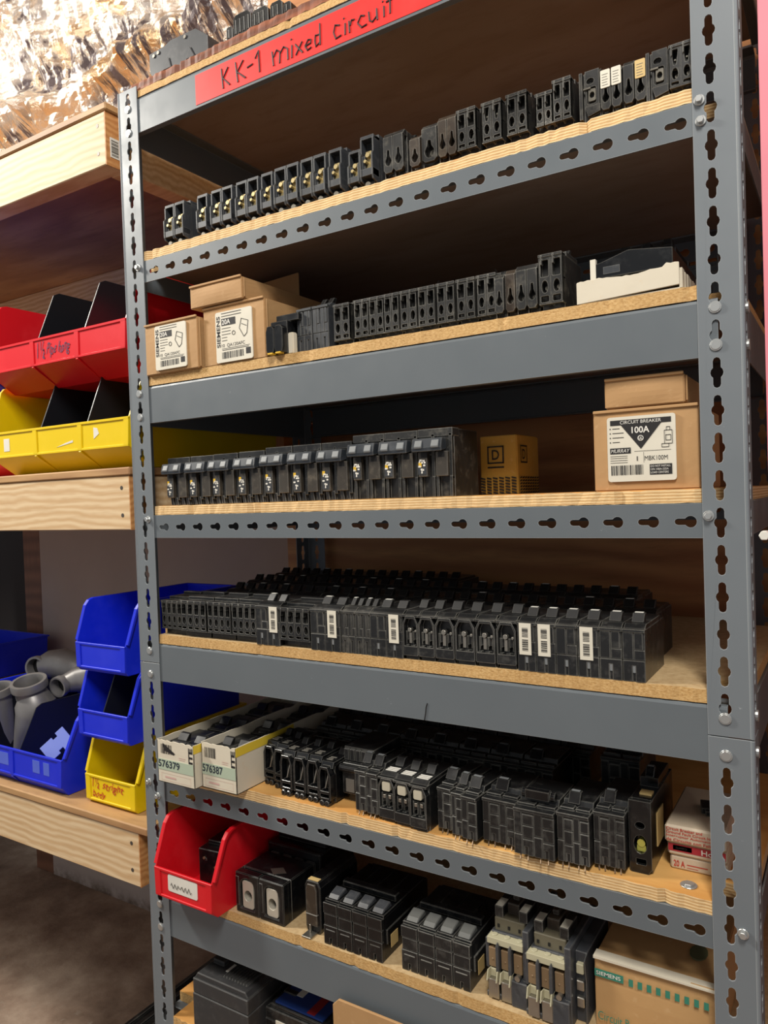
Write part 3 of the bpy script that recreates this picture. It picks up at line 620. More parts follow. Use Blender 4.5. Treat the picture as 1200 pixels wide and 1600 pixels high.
def p_smooth(n, w, h, D=0.095, mat=BLACK, slot=True, ins=GREYT, tips=True, seams=1, htog=True, stick=None, clips=False):
    b = M(); W = n*w; parts = []
    b.box(0.0004, W-0.0004, 0.0016, D, 0.0, h-0.0012)
    for i in range(n):
        x0, x1 = i*w+0.0004, (i+1)*w-0.0004; cx = (x0+x1)/2
        if slot:
            b.prism([(x0, 0.0), (cx-0.0016, 0.0), (cx-0.0016, h*0.30), (cx+0.0016, h*0.30), (cx+0.0016, 0.0), (x1, 0.0), (x1, h*0.40), (x0, h*0.40)], 0.0, 0.0017)
        else: b.box(x0, x1, 0, 0.0017, 0.0, h*0.40)
        b.box(x0, cx-0.0004, 0.0, 0.0017, h*0.41, h*0.93); b.box(cx+0.0004, x1, 0.0003, 0.0017, h*0.41, h*0.60); b.box(cx+0.0004, x1-0.002, 0.0, 0.0017, h*0.61, h*0.93)
    b.box(0, W, -0.0008, 0.008, h-0.0040, h-0.0005)
    b.prism([(0.004, h-0.001), (D*0.88, h-0.001), (D*0.84, h+0.004), (0.012, h+0.004), (0.0065, h+0.001)], 0.0006, W-0.0006, 'x')
    parts.append(('case', b.data('case', mat, 0.0005), []))
    if slot and ins:
        c = M()
        for i in range(n): cx = (i+0.5)*w; c.box(cx-0.0015, cx+0.0015, 0.0004, 0.0022, h*0.17, h*0.30)
        parts.append(('slot_insert', c.data('slot_insert', ins), []))
    if htog:
        for i in range(n): parts.append(toggle((i+0.5)*w, w*0.55, D*0.26, h+0.004, WHITET if tips and i % 2 == 0 else None, 0.011))
    if clips:
        c = M()
        for i in range(n):
            for dx in (0.25, 0.72): c.tube([((i+dx)*w, 0.004, 0.002), ((i+dx)*w, -0.001, 0.001), ((i+dx)*w+0.001, -0.003, -0.005)], 0.0009, 6)
        parts.append(('plug_on_clip', c.data('plug_on_clip', COPPER), []))
    if stick == 'bar':
        xa = w*0.14 if n == 1 else W-w*0.78; xb = xa+0.0148
        s = M(); s.box(xa, xb, -0.0016, -0.0009, h*0.34, h*0.98)
        q = M(); bars(q, xa+(xb-xa)*0.25, xa+(xb-xa)*0.75, h*0.42, h*0.66, -0.0018, 12, True, 3); bars(q, xa+(xb-xa)*0.25, xa+(xb-xa)*0.75, h*0.70, h*0.90, -0.0018, 9, True, 5)
        parts.append(('barcode_sticker', s.data('barcode_sticker', LABEL), [('print', q.data('print', INK), [])]))
    return parts
def p_duplex(n, w, h, D=0.095, screw='flat', stickers=False, mat=BLACK):
    b = M(); W = n*w; sc = M(); parts = []; st = M()
    b.box(0.0006, W-0.0006, 0.009, D, 0.0, h-0.001); b.box(0.002, W-0.002, 0.004, 0.012, 0.0, 0.010)
    for i in range(n):
        x0, x1 = i*w+0.0003, (i+1)*w-0.0003; c = w*0.20; t = w*0.085
        out = [(x0, h*0.12), (x0+0.001, h*0.09), (x1-0.001, h*0.09), (x1, h*0.12), (x1, h*0.80), (x1-c, h*0.97), (x0+c, h*0.97), (x0, h*0.80)]
        hol = [(x0+t, h*0.30), (x1-t, h*0.30), (x1-t, h*0.77), (x1-c-t*0.3, h*0.91), (x0+c+t*0.3, h*0.91), (x0+t, h*0.77)]
        b.prism(out, -0.001, 0.010, 'y', [hol])
        cx = (x0+x1)/2
        ke = [ellipse(cx-w*0.20, h*0.36, w*0.135, h*0.085, 10), ellipse(cx+w*0.20, h*0.36, w*0.135, h*0.085, 10)]
        b.prism([(x0+t, h*0.20), (x1-t, h*0.20), (x1-t, h*0.62), (x0+t, h*0.62)], 0.0045, 0.0065, 'y', ke)
        for dx in (-0.20, 0.20): b.box(cx+dx*w-w*0.13, cx+dx*w-w*0.10, 0.002, 0.006, h*0.36, h*0.62); b.box(cx+dx*w+w*0.10, cx+dx*w+w*0.13, 0.002, 0.006, h*0.36, h*0.62)
        if screw == 'flat':
            sc.cyl((cx-w*0.06, h*0.66), w*0.12, 0.0, 0.006, n=12); sc.box(cx-w*0.14, cx+w*0.02, 0.002, 0.005, h*0.36, h*0.60)
            sc.cyl((cx+w*0.30, h*0.64), w*0.07, 0.0005, 0.006, n=8)
        else:
            for dx in (-0.17, 0.17): sc.box(cx+dx*w-w*0.08, cx+dx*w+w*0.08, 0.001, 0.006, h*0.52, h*0.60)
        if stickers: st.prism(rrect(cx-w*0.24, cx+w*0.24, h*0.70, h*0.90, 0.002), -0.0008, 0.0075)
        for dx in (-0.2, 0.2): pass
    b.box(0, W, -0.0008, 0.012, h-0.003, h)
    b.prism([(0.004, h-0.001), (D*0.88, h-0.001), (D*0.84, h+0.004), (0.012, h+0.004)], 0.0006, W-0.0006, 'x')
    parts.append(('case', b.data('case', mat, 0.0005), [])); parts.append(('terminal_screw', sc.data('terminal_screw', METAL, 0.0003), []))
    if stickers:
        parts.append(('label_sticker', st.data('label_sticker', paper_mat('aged_label', (196, 188, 166))), []))
        for i in range(n):
            c = M(); cx = (i+0.5)*w
            for k in range(3): c.box(cx-0.009, cx+0.008, 0.014+k*0.005, 0.0172+k*0.005, h+0.0041, h+0.0045)
            parts.append(('printed_mark', c.data('printed_mark', INKW), []))
    for i in range(n): parts.append(toggle((i+0.5)*w, w*0.5, D*0.40, h+0.004, None, 0.012))
    return parts
def p_front(h, w=0.0251, D=0.075, tall=False):
    b = M(); W = 2*w; parts = []; zb = h*(0.30 if tall else 0.16)
    b.box(0.0004, W-0.0004, 0.006, D, 0.0, h-0.001); b.box(0, W, 0.001, 0.02, h*0.88, h)
    for i in range(2):
        x0 = i*w+0.001; x1 = (i+1)*w-0.001
        b.box(x0, x1, 0.003, 0.008, h*0.62, h*0.90)
        fp = M(); fp.box(x0+w*0.04, x1-w*0.36, -0.0035, 0.004, zb, h*0.66) if i == 0 else fp.box(x0+w*0.06, x1-w*0.18, -0.0035, 0.004, zb, h*0.66)
        parts.append(('face_plate', fp.data('face_plate', FACEP, 0.0006), []))
        b.box(x1-w*0.18, x1, 0.001, 0.008, zb-0.004, h*0.92)
        if tall:
            b.box(x0, x0+w*0.16, 0.0, 0.008, 0.0, zb); b.box(x1-w*0.16, x1, 0.0, 0.008, 0.0, zb)
        else:
            for k in (0.25, 0.65): b.prism([(x0+w*k-0.003, 0.0), (x0+w*k+0.003, 0.0), (x0+w*k+0.001, zb), (x0+w*k-0.005, zb)], 0.002, 0.008)
    parts.append(('case', b.data('case', BLACKD if tall else BLACK, 0.0006), []))
    hz = h*0.73; tie = M()
    tie.prism([(-0.012, hz-0.001), (-0.011, hz-0.006), (0.003, hz-0.003), (0.003, hz+0.011), (-0.0085, hz+0.011)], -0.003, W*0.80, 'x')
    subs = []
    for cx in (W*0.14, W*0.62):
        t = M(); t.prism([(-0.0135, hz+0.0005), (-0.0125, hz-0.002), (-0.0085, hz+0.002), (-0.0085, hz+0.0085), (-0.0102, hz+0.0085)], cx-0.0052, cx+0.0052, 'x'); subs.append(('toggle_tip', t.data('toggle_tip', GREYT, 0.0005), []))
    parts.append(('handle_tie', tie.data('handle_tie', TIE, 0.0008), subs))
    c = M(); 
    for i in range(2): c.box(i*w+w*0.25, i*w+w*0.62, -0.0037, -0.003, h*0.575, h*0.655)
    parts.append(('window', c.data('window', HOLE), []))
    s = M(); xs0, xs1 = w*0.07, w*0.55
    s.cur = 0; rect(s, xs0, xs1, zb+0.003, h*0.52, -0.0038); s.cur = 1; rect(s, xs0+0.001, xs0+0.0055, h*0.44, h*0.51, -0.0041); s.cur = 2
    r = random.Random(5)
    for k in range(12):
        a = xs0+r.uniform(0.0005, 0.008); zz = zb+0.004+r.uniform(0, h*0.30-0.004) if not tall else zb+0.004+r.uniform(0, h*0.2); rect(s, a, a+r.uniform(0.0015, 0.004), zz, zz+0.0022, -0.0042)
    parts.append(('rating_sticker', s.data('rating_sticker', [SLATE, YELS, LABELW]), []))
    return parts
def p_square(w, h, D=0.08):                    # single big square lug with a fin at its left
    b = M(); b.box(0.003, w, 0.004, D, 0.0, h-0.001)
    b.box(0.0, 0.0035, -0.004, 0.02, 0.002, h*0.95); b.prism([(0.005, h*0.30), (w, h*0.30), (w, h*0.16), (0.008, h*0.10)], 0.0, 0.006)
    b.prism([(0.0055, 0.0+h*0.30), (w-0.0005, h*0.30), (w-0.0005, h*0.99), (0.0055, h*0.99)], 0.0, 0.005, 'y', [rrect(0.0075, w-0.004, h*0.34, h*0.66, 0.002), ellipse(w*0.52, h*0.78, w*0.2, h*0.06, 10)])
    b.prism([(0.004, h-0.001), (D*0.88, h-0.001), (D*0.84, h+0.004), (0.012, h+0.004)], 0.003, w-0.0006, 'x')
    l = M(); x0, x1 = w*0.42, w*0.80; l.prism(rrect(x0, x1, h*0.38, h*0.62, 0.0015), -0.0005, 0.006, 'y', [ellipse((x0+x1)/2, h*0.5, 0.0028, 0.0035, 8)])
    s = M(); s.box(0.004, 0.012, -0.002, 0.001, h*0.62, h*0.65)
    return [('case', b.data('case', BLACKD, 0.0005), []), ('terminal_lug', l.data('terminal_lug', DMETAL, 0.0003), []), ('wire_clip', s.data('wire_clip', DMETAL), []), toggle(w*0.55, w*0.5, D*0.5, h+0.004)]
def p_round(n, w, h, D=0.075, mat=BLACKD, sticker=None):     # keyhole slots under a sloping shoulder
    b = M(); W = n*w
    for i in range(n):
        x0, x1 = i*w+0.0004, (i+1)*w-0.0004; cx = (x0+x1)/2
        key = [(cx-w*0.14, h*0.50)]+[(cx+w*0.30*math.cos(t), h*0.40+w*0.42*math.sin(t)) for t in [PI*1.0+PI*k/8 for k in range(9)]]+[(cx+w*0.14, h*0.50), (cx+w*0.10, h*0.62), (cx-w*0.10, h*0.62)]
        b.prism([(x0, h*0.22), (x0+w*0.2, h*0.15), (x1-w*0.2, h*0.15), (x1, h*0.22), (x1, h*0.86), (x1-0.001, h*0.9), (x0+0.001, h*0.9), (x0, h*0.86)], 0.0, 0.006, 'y', [key])
        b.prism([(x0, h*0.16), (x1, h*0.16), (x1-0.001, 0.0), (x0+0.001, 0.0)], 0.010, 0.014)
        b.box(x0, x0+0.0012, 0.003, 0.014, 0.0, h*0.2)
    b.box(0.0004, W-0.0004, 0.012, D, 0.0, h); b.prism([(0.0, h*0.88), (0.012, h*0.88), (0.012, h), (0.006, h)], 0.0, W, 'x')
    parts = [('case', b.data('case', mat, 0.0005), [])]
    s = M()
    for i in range(n): s.cyl(((i+0.55)*w, h*0.38), w*0.2, 0.008, 0.0122, n=8)
    parts.append(('terminal_lug', s.data('terminal_lug', DMETAL), []))
    if sticker:
        for i in range(n):
            s = M(); s.prism(rrect(i*w+w*0.06, (i+1)*w-w*0.06, h*0.60, h*0.97, 0.0012), -0.0008, 0.0004)
            q = M()
            for k in range(5): q.box(i*w+w*0.2, (i+1)*w-w*(0.25+0.07*(k % 2)), -0.0010, -0.0008, h*(0.65+k*0.055), h*(0.66+k*0.055))
            parts.append(('label_sticker', s.data('label_sticker', sticker), [('print', q.data('print', INKG), [])]))
    for i in range(n): parts.append(toggle((i+0.5)*w, w*0.55, D*0.5, h))
    return parts
def p_open(w, h, D=0.095):                     # glossy single pole with leaning blade
    b = M(); x0, x1 = 0.0008, w-0.0008
    b.box(0.001, w-0.001, 0.012, D, 0.003, h-0.002)
    out = [(x0, h*0.16), (x1, h*0.16), (x1, h*0.74), (x1-w*0.22, h*0.95), (x0+w*0.16, h*0.95), (x0, h*0.78)]
    hol = [(x0+0.003, h*0.36), (x1-0.003, h*0.36), (x1-0.003, h*0.70), (x1-w*0.24, h*0.89), (x0+w*0.2, h*0.89), (x0+0.003, h*0.74)]
    b.prism(out, -0.001, 0.014, 'y', [hol, rrect(x0+0.003, x1-0.003, h*0.20, h*0.29, 0.001)])
    b.box(w*0.15, w*0.85, 0.001, 0.02, 0.0, h*0.16)
    b.prism([(0.006, h-0.006), (D*0.3, h-0.001), (D*0.84, h+0.003), (0.010, h+0.002)], 0.001, w-0.001, 'x')
    bl = M(); bl.add([(w*0.45, 0.001, h*0.42), (w*0.52, 0.001, h*0.42), (w*0.80, 0.004, h*0.86), (w*0.70, 0.004, h*0.86), (w*0.45, 0.006, h*0.42), (w*0.52, 0.006, h*0.42), (w*0.80, 0.009, h*0.86), (w*0.70, 0.009, h*0.86)], [(0, 1, 2, 3), (7, 6, 5, 4), (0, 4, 5, 1), (1, 5, 6, 2), (2, 6, 7, 3), (3, 7, 4, 0)])
    parts = [('case', b.data('case', GLOSS, 0.0007), []), ('terminal_blade', bl.data('terminal_blade', METAL, 0.0004), [])]
    for dx in (0.3, 0.7):
        f = M(); f.cyl((w*dx, 0.0045), 0.0042, -0.003, 0.004, n=10); parts.append(('mounting_foot', f.data('mounting_foot', GLOSS, 0.0008), []))
    q = M()
    for k in range(3): q.box(w*0.25, w*(0.7-0.1*(k % 2)), 0.014+0.005*k, 0.0165+0.005*k, h+0.0028, h+0.0034)
    parts.append(('printed_mark', q.data('printed_mark', INKG), [])); parts.append(toggle(w*0.5, w*0.42, D*0.46, h, None, 0.012)); return parts
def p_barrel():                                # wide two pole with barrel tie on the face
    W, h, D = 0.050, 0.078, 0.095; b = M()
    b.box(0.0, W, 0.004, D, 0.012, h*0.72); b.box(0, W, 0.010, D*0.9, h*0.70, h); b.box(0.006, W, 0.010, D, 0.0, 0.013)
    for k in range(5): b.box(0.001+k*0.0098, 0.0092+k*0.0098, 0.007, 0.012, h*0.76, h*0.97)
    b.box(0.002, W*0.62, 0.0, 0.006, 0.014, h*0.58); b.box(W*0.64, W-0.001, 0.001, 0.006, 0.014, h*0.60)
    t = M(); t.tube([(0.001, -0.002, h*0.66), (0.034, -0.002, h*0.66)], 0.0055, 12); t.tube([(0.038, -0.002, h*0.66), (0.047, -0.002, h*0.66)], 0.005, 12)
    s = M(); s.box(0.008, 0.022, -0.0006, 0.0002, h*0.22, h*0.46); s.prism(ellipse(0.041, h*0.30, 0.004, 0.006, 10), -0.0002, 0.0012)
    return [('case', b.data('case', BLACK, 0.0008), []), ('handle_tie', t.data('handle_tie', GLOSS, 0.0005), []), ('rating_sticker', s.data('rating_sticker', INKG), [])]
def p_mold(n, w, h, D, tie=False, gap=0.012):  # molded case standing on clips, ribs on its face, handle near the front edge
    b = M(); W = n*w; z0 = 0.006
    b.box(0.0003, W-0.0003, 0.0015, D, z0, h-0.0015); b.box(0, W, -0.001, 0.010, h-0.005, h-0.001)
    for i in range(n):
        x0, x1 = i*w+0.0004, (i+1)*w-0.0004; m1 = x0+(x1-x0)*0.42
        b.box(x0, m1, 0, 0.002, z0, h*0.48); b.box(x0, m1, 0, 0.002, h*0.50, h*0.92); b.box(m1+0.0006, x1, 0, 0.002, h*0.42, h*0.66); b.box(m1+0.0006, x1, 0, 0.002, h*0.68, h*0.88)
        b.prism([(m1+0.0006, z0), (m1+0.003, z0), (m1+0.003, z0+0.010), (m1+0.007, z0+0.010), (m1+0.007, z0), (x1, z0), (x1, h*0.40), (m1+0.0006, h*0.40)], 0, 0.002)
        b.box(x0+0.001, x1-0.001, 0.010, 0.020, h-0.002, h+0.002)
    b.prism([(0.022, h-0.002), (D*0.9, h-0.002), (D*0.86, h+0.006), (0.026, h+0.006)], 0.001, W-0.001, 'x')
    parts = [('case', b.data('case', BLACK, 0.0006), [])]
    if tie: t = M(); t.tube([(W*0.08, 0.022, h+0.010), (W*0.92, 0.022, h+0.010)], 0.0058, 12); t.box(W*0.2, W*0.8, 0.014, 0.024, h+0.006, h+0.017); parts.append(('handle_tie', t.data('handle_tie', GLOSS, 0.0007), []))
    else: parts.append(toggle(W*0.38, w*0.75, 0.024, h+0.003, GREYT, 0.014, GLOSS))
    c = M()
    for i in range(n):
        for dx in (0.30, 0.68): c.tube([((i+dx)*w, 0.004, z0+0.001), ((i+dx)*w, 0.002, 0.004), ((i+dx)*w+0.001, -0.001, 0.0008)], 0.0009, 6)
    parts.append(('plug_on_clip', c.data('plug_on_clip', COPPER), []))
    return parts
def spawn(parts, name, loc, rz=0.0, label='', cat='breaker', group=None, tilt=0.0):
    t = thing(name, label, cat, loc, rz, group); t.rotation_euler = (0, tilt, rz)
    for n, me, sub in parts:
        o = link(n, me, t)
        for n2, me2, s2 in sub: link(n2, me2, o)
    return t
ORD = ['zeroth', 'first', 'second', 'third', 'fourth', 'fifth', 'sixth', 'seventh', 'eighth', 'ninth', 'tenth', 'eleventh', 'twelfth', 'thirteenth', 'fourteenth', 'fifteenth', 'sixteenth', 'seventeenth', 'eighteenth', 'nineteenth', 'twentieth', 'twenty-first', 'twenty-second', 'twenty-third', 'twenty-fourth', 'twenty-fifth', 'twenty-sixth', 'twenty-seventh', 'twenty-eighth', 'twenty-ninth', 'thirtieth', 'thirty-first', 'thirty-second', 'thirty-third', 'thirty-fourth']
def get(key, fn, *a, **k):
    kk = (key, a, tuple(sorted((x, str(y)) for x, y in k.items())))
    if kk not in PROTO: PROTO[kk] = fn(*a, **k)
    return PROTO[kk]
DESC = {'screw': 'slate breaker with open brass screws', 'holes': 'black breaker with round wire holes', 'round': 'dark breaker with keyhole wire slots', 'square': 'black breaker with one square lug',
        'smooth': 'smooth-faced black breaker', 'duplex': 'black chamfer-framed breaker', 'bar': 'black barcoded breaker', 'front': 'black two-pole breaker with tied handles', 'open': 'glossy open-faced black breaker'}
def run(items, z, row, group):
    for i, (x, key, parts, y, rz) in enumerate(items):
        if isinstance(key, tuple): key, d = key
        else: d = DESC[key]
        spawn(parts, 'circuit_breaker', (x, y, z), rz, '%s, %s from left %s' % (d, ORD[i+1], row), group=group)

# --- second shelf (B)
T = BT['B']; it = []
S = lambda n, w=0.0222, h=0.066: get('screw', p_screw, n, w, h)
H = lambda n, w, h, var=0, mat=BLACKD, D=0.075: get('holes', p_holes, n, w, h, D, mat, var)
it += [(0.061, 'screw', S(2), 0.006, 0), (0.131, 'screw', S(1), 0.008, 0), (0.1605, 'screw', S(2), 0.008, 0), (0.2115, 'screw', S(2), 0.008, 0), (0.2605, 'screw', S(1), 0.008, 0),
       (0.2870, 'screw', S(2), 0.006, 0), (0.3345, 'screw', S(2), 0.006, 0), (0.3830, 'screw', S(1), 0.006, 0), (0.4140, 'screw', S(1, 0.0195, 0.056), 0.008, 0), (0.4345, 'screw', S(1, 0.022, 0.069), 0.006, 0)]
it += [(0.4725, ('round', 'black breaker with keyhole slots and yellow tab'), get('round', p_round, 2, 0.0150, 0.062), 0.006, 0),
       (0.5125, ('round', 'small brown breaker, shortest one'), get('round', p_round, 1, 0.0155, 0.046, mat=BROWNP), 0.004, 0), (0.5290, 'round', get('round', p_round, 1, 0.0220, 0.056), 0.006, 0),
       (0.5520, ('round', 'brown bakelite two-pole breaker'), get('round', p_round, 2, 0.0128, 0.060, mat=BROWNP), 0.006, 0), (0.5785, 'holes', H(2, 0.0127, 0.058), 0.006, 0), (0.6115, 'holes', H(2, 0.0127, 0.057, 1), 0.006, 0),
       (0.6430, 'holes', H(2, 0.0128, 0.057), 0.006, 0), (0.6785, 'holes', H(2, 0.0100, 0.047), 0.006, 0), (0.6988, 'holes', H(2, 0.0108, 0.056), 0.006, 0),
       (0.7300, 'square', get('square', p_square, 0.0215, 0.056), 0.008, 0),
       (0.7520, ('round', 'breaker with two white top stickers'), get('round', p_round, 2, 0.0117, 0.052, sticker=LABEL), 0.008, 0), (0.7758, 'round', get('round', p_round, 1, 0.0120, 0.055), 0.010, 0),
       (0.7882, ('round', 'breaker with one tan top sticker'), get('round', p_round, 1, 0.0122, 0.052, sticker=LABELT), 0.010, 0), (0.8010, 'square', get('square', p_square, 0.0215, 0.055), 0.010, 0),
       (0.8232, 'holes', H(2, 0.0117, 0.055, 1), 0.011, 0)]
run(it, T, 'on the second shelf', 'breakers on the second shelf')
b = M(); b.prism(rrect(0.4805, 0.4930, -0.0505+0.0535, -0.0505+0.0600, 0.001), 0.0048, 0.0058); 
# --- third shelf (C)
T = BT['C']; it = []
SM = lambda n, w, h=0.060, D=0.095, **k: get('smooth', p_smooth, n, w, h, D, **k)
it += [(0.3125, 'smooth', SM(2, 0.0128, 0.064, 0.07, mat=SLATE, ins=None, htog=False), 0.018, 0), (0.3405, ('smooth', 'smooth-faced black breaker with toggles on top'), SM(2, 0.0133, 0.064, 0.07, mat=SLATE, ins=None, tips=False), 0.018, 0)]
for x in (0.3765, 0.4105, 0.4345, 0.4580, 0.4830, 0.5095, 0.5370, 0.5650, 0.5925): it.append((x, 'holes', H(2, 0.0133 if x == 0.3765 else (0.0119 if x < 0.48 else 0.0128), 0.060), 0.018, 0))
it += [(0.6185, 'round', get('round', p_round, 1, 0.0120, 0.056), 0.012, 0), (0.6305, ('round', 'brown keyhole-slot breaker'), get('round', p_round, 1, 0.0130, 0.060, mat=BROWNP), 0.016, 0), (0.6440, ('round', 'taller keyhole-slot breaker'), get('round', p_round, 2, 0.0135, 0.062), 0.016, 0), (0.6735, ('holes', 'tallest wire-hole breaker beside the white carton'), H(2, 0.0142, 0.068), 0.014, 0)]
run(it, T, 'on the third shelf', 'breakers on the third shelf')
sb = thing('circuit_breaker', 'small black breaker with two yellow clips beside the right 20A box', 'breaker', (0.2775, -0.010, T))
b = M(); b.box(0, 0.030, 0.012, 0.07, 0.001, 0.048); b.box(0.004, 0.044, 0.020, 0.07, 0.048, 0.058)
for dx in (0.0, 0.0155): b.prism([(dx, 0.006), (dx+0.002, 0.002), (dx+0.013, 0.002), (dx+0.0148, 0.010), (dx+0.0148, 0.036), (dx+0.011, 0.040), (dx+0.003, 0.040), (dx, 0.032)], 0, 0.012)
b.build('case', GLOSS, sb, 0.0008)
for dx in (0.003, 0.0175): M().box(dx, dx+0.009, -0.001, 0.008, 0.0, 0.0022).build('yellow_clip', YELS, sb, 0.0003)
# --- fourth shelf (D)
T = BT['D']
its = []
for i, (x, h, tall) in enumerate(((0.0405, 0.076, 0), (0.0925, 0.076, 0), (0.1425, 0.0765, 0), (0.1955, 0.077, 0), (0.2480, 0.080, 0), (0.3000, 0.080, 0), (0.3515, 0.080, 0), (0.4040, 0.0865, 1), (0.4545, 0.0865, 1), (0.5050, 0.0870, 1))):
    its.append((x, 'front', get('front', p_front, h, 0.0249, 0.075, tall=bool(tall)), 0.014, 0))
run(its, T, 'on the fourth shelf', 'handle-tied breakers on the fourth shelf')
# --- fifth shelf (E)
T = BT['E']; it = []
EH = 0.058
it += [(0.0245, 'holes', H(4, 0.0117, 0.056, 0, BLACKD, 0.09), 0.004, 0), (0.0730, 'holes', H(4, 0.0139, 0.058, 0, BLACK, 0.09), 0.000, 0), (0.1300, 'holes', H(4, 0.0123, 0.058, 0, BLACK, 0.09), 0.001, 0), (0.1800, 'holes', H(4, 0.0123, 0.058, 0, BLACK, 0.09), 0.002, 0),
       (0.2300, 'bar', SM(2, 0.0222, EH, stick='bar'), 0.000, 0), (0.2755, 'holes', H(4, 0.0136, 0.057, 0, BLACK, 0.09), 0.000, 0), (0.3310, 'bar', SM(2, 0.0255, EH, stick='bar'), 0.0, 0)]
for k in range(2): it.append((0.3830+k*0.0238, ('smooth', 'grey-worn thin smooth breaker'), SM(2, 0.0118, EH, mat=BLACKD, ins=None), 0.001, 0))
it += [(0.4310, 'bar', SM(2, 0.0250, EH, stick='bar'), 0.0, 0)]
for x in (0.4820, 0.5050, 0.5290, 0.5570): it.append((x, 'duplex', get('duplex', p_duplex, 1, 0.0228 if x < 0.5 else (0.0235 if x < 0.52 else 0.0272), EH), 0.000, 0))
it += [(0.5850, 'duplex', get('duplex', p_duplex, 1, 0.0262, EH), 0.0, 0), (0.6125, ('duplex', 'chamfer-framed breaker with loose screw'), get('duplex', p_duplex, 1, 0.0255, EH), 0.0, 0),
       (0.6390, 'bar', SM(1, 0.0228, EH, stick='bar'), 0.0, 0), (0.6620, 'bar', SM(1, 0.0238, EH, stick='bar'), 0.0, 0), (0.6860, 'smooth', SM(1, 0.0248, EH), 0.0, 0), (0.7112, 'bar', SM(1, 0.0248, EH, stick='bar'), 0.0, 0), (0.7362, 'smooth', SM(1, 0.0248, EH), 0.0, 0), (0.7613, 'smooth', SM(1, 0.0244, EH), 0.0, 0)]
run(it, T, 'in the front row, fifth shelf', 'breakers in the front row on the fifth shelf')
rb = random.Random(11)
for r_, (ya, xa, xb, hh) in enumerate(((0.104, 0.066, 0.778, 0.058), (0.206, 0.02, 0.74, 0.060), (0.308, 0.0, 0.44, 0.062))):
    its = []; x = xa
    while x + 0.0506 <= xb:
        its.append((x, ('smooth', rb.choice(['black breaker', 'dark two-pole breaker'])), SM(2, 0.0251, hh, 0.095, tips=rb.random() < 0.6, ins=None), ya, 0)); x += 0.0507
    run(its, T, 'in the %s on the fifth shelf' % ('second row', 'third row', 'rearmost row')[r_], 'breakers in the %s on the fifth shelf' % ('second row', 'third row', 'rearmost row')[r_])
# --- sixth shelf (F)
T = BT['F']; it = []
OP = lambda: get('open', p_open, 0.0238, 0.062)
it += [(0.2050, 'open', OP(), 0.034, -0.05), (0.2300, 'open', OP(), 0.028, -0.03), (0.2560, 'open', OP(), 0.012, -0.03), (0.2805, 'open', OP(), 0.012, 0), (0.3050, 'open', OP(), 0.012, 0), (0.3290, 'open', get('open', p_open, 0.0225, 0.058), 0.008, 0)]
it += [(0.3540, ('b', 'wide black breaker with barrel tie'), get('barrel', p_barrel), 0.030, 0)]
it += [(0.3935, ('s', 'smooth narrow breaker with worn face'), get('moldn', p_mold, 1, 0.0175, 0.062, 0.095), 0.006, 0), (0.4135, ('s', 'smooth narrow breaker beside the triple'), get('moldn', p_mold, 1, 0.0175, 0.062, 0.095), 0.004, 0)]
for k in range(3): it.append((0.4330+k*0.0258, ('d', 'chamfer-framed breaker with cream sticker'), get('duplexs', p_duplex, 1, 0.0254, 0.060, 0.095, 'bar', True), 0.004-0.003*k, 0))
it += [(0.5190, ('s', 'narrow leaning breaker'), get('moldn', p_mold, 1, 0.0205, 0.060, 0.095), 0.010, -0.10), (0.5430, ('s', 'narrow breaker with light handle'), get('moldn', p_mold, 1, 0.0150, 0.060, 0.095), 0.002, -0.08), (0.5590, ('s', 'single breaker leaning rightward'), get('moldn', p_mold, 1, 0.0210, 0.060, 0.095), -0.002, -0.08)]
it += [(0.5840, ('s', 'two-pole molded breaker'), get('mold', p_mold, 2, 0.0222, 0.060, 0.095), 0.006, -0.02), (0.6305, ('s', 'molded breaker with barrel handle'), get('mold', p_mold, 2, 0.0248, 0.062, 0.095, tie=True), -0.008, 0.0)]
it += [(0.6815, ('s', 'wide plain molded breaker'), get('mold', p_mold, 2, 0.0188, 0.064, 0.11), -0.002, 0.0), (0.7205, ('s', 'plain molded breaker'), get('mold', p_mold, 2, 0.0176, 0.068, 0.11), 0.010, 0.0)]
run(it, T, 'on the sixth shelf', 'breakers on the sixth shelf')
fb = thing('circuit_breaker', 'single black breaker with yellow-green lug beside the red-white packs', 'breaker', (0.7570, 0.024, T), 0.0)
b = M(); w, h, D = 0.0245, 0.082, 0.12
b.prism([(0, 0.004), (0.002, 0.0), (w-0.004, 0.0), (w, 0.006), (w, h), (0, h)], 0, 0.004, 'y', [ellipse(w*0.5, h*0.40, w*0.30, h*0.13), ellipse(w*0.5, h*0.66, w*0.22, h*0.05), rrect(w*0.3, w*0.75, h*0.12, h*0.2, 0.001)])
b.box(0.0005, w-0.0005, 0.010, D, 0.0, h-0.001); b.box(0.0, 0.002, 0.003, 0.012, 0.002, h-0.001); b.box(w-0.002, w, 0.003, 0.012, 0.002, h-0.001); b.box(0.002, w-0.002, 0.05, D*0.9, h-0.002, h+0.010)
b.build('case', GLOSS, fb, 0.0007)
c = M(); c.cyl((w*0.5, h*0.40), 0.0045, 0.004, 0.0104, n=10); c.box(w*0.3, w*0.7, 0.005, 0.0104, h*0.28, h*0.36); c.build('terminal_lug', base_mat('yellow_green_lug', lin(206, 200, 96), 0.4, 0.4), fb)
M().box(w*0.3, w*0.85, 0.022, 0.034, h-0.001, h+0.0012).build('top_sticker', LABELT, fb); M().box(w-0.0005, w+0.0003, 0.030, 0.062, h*0.25, h*0.72).build('side_sticker', LABELT, fb)
spn = toggle(w*0.5, 0.010, 0.055, h+0.010, GREYT, 0.012, GLOSS); o = link(spn[0], spn[1], fb); link(spn[2][0][0], spn[2][0][1], o)
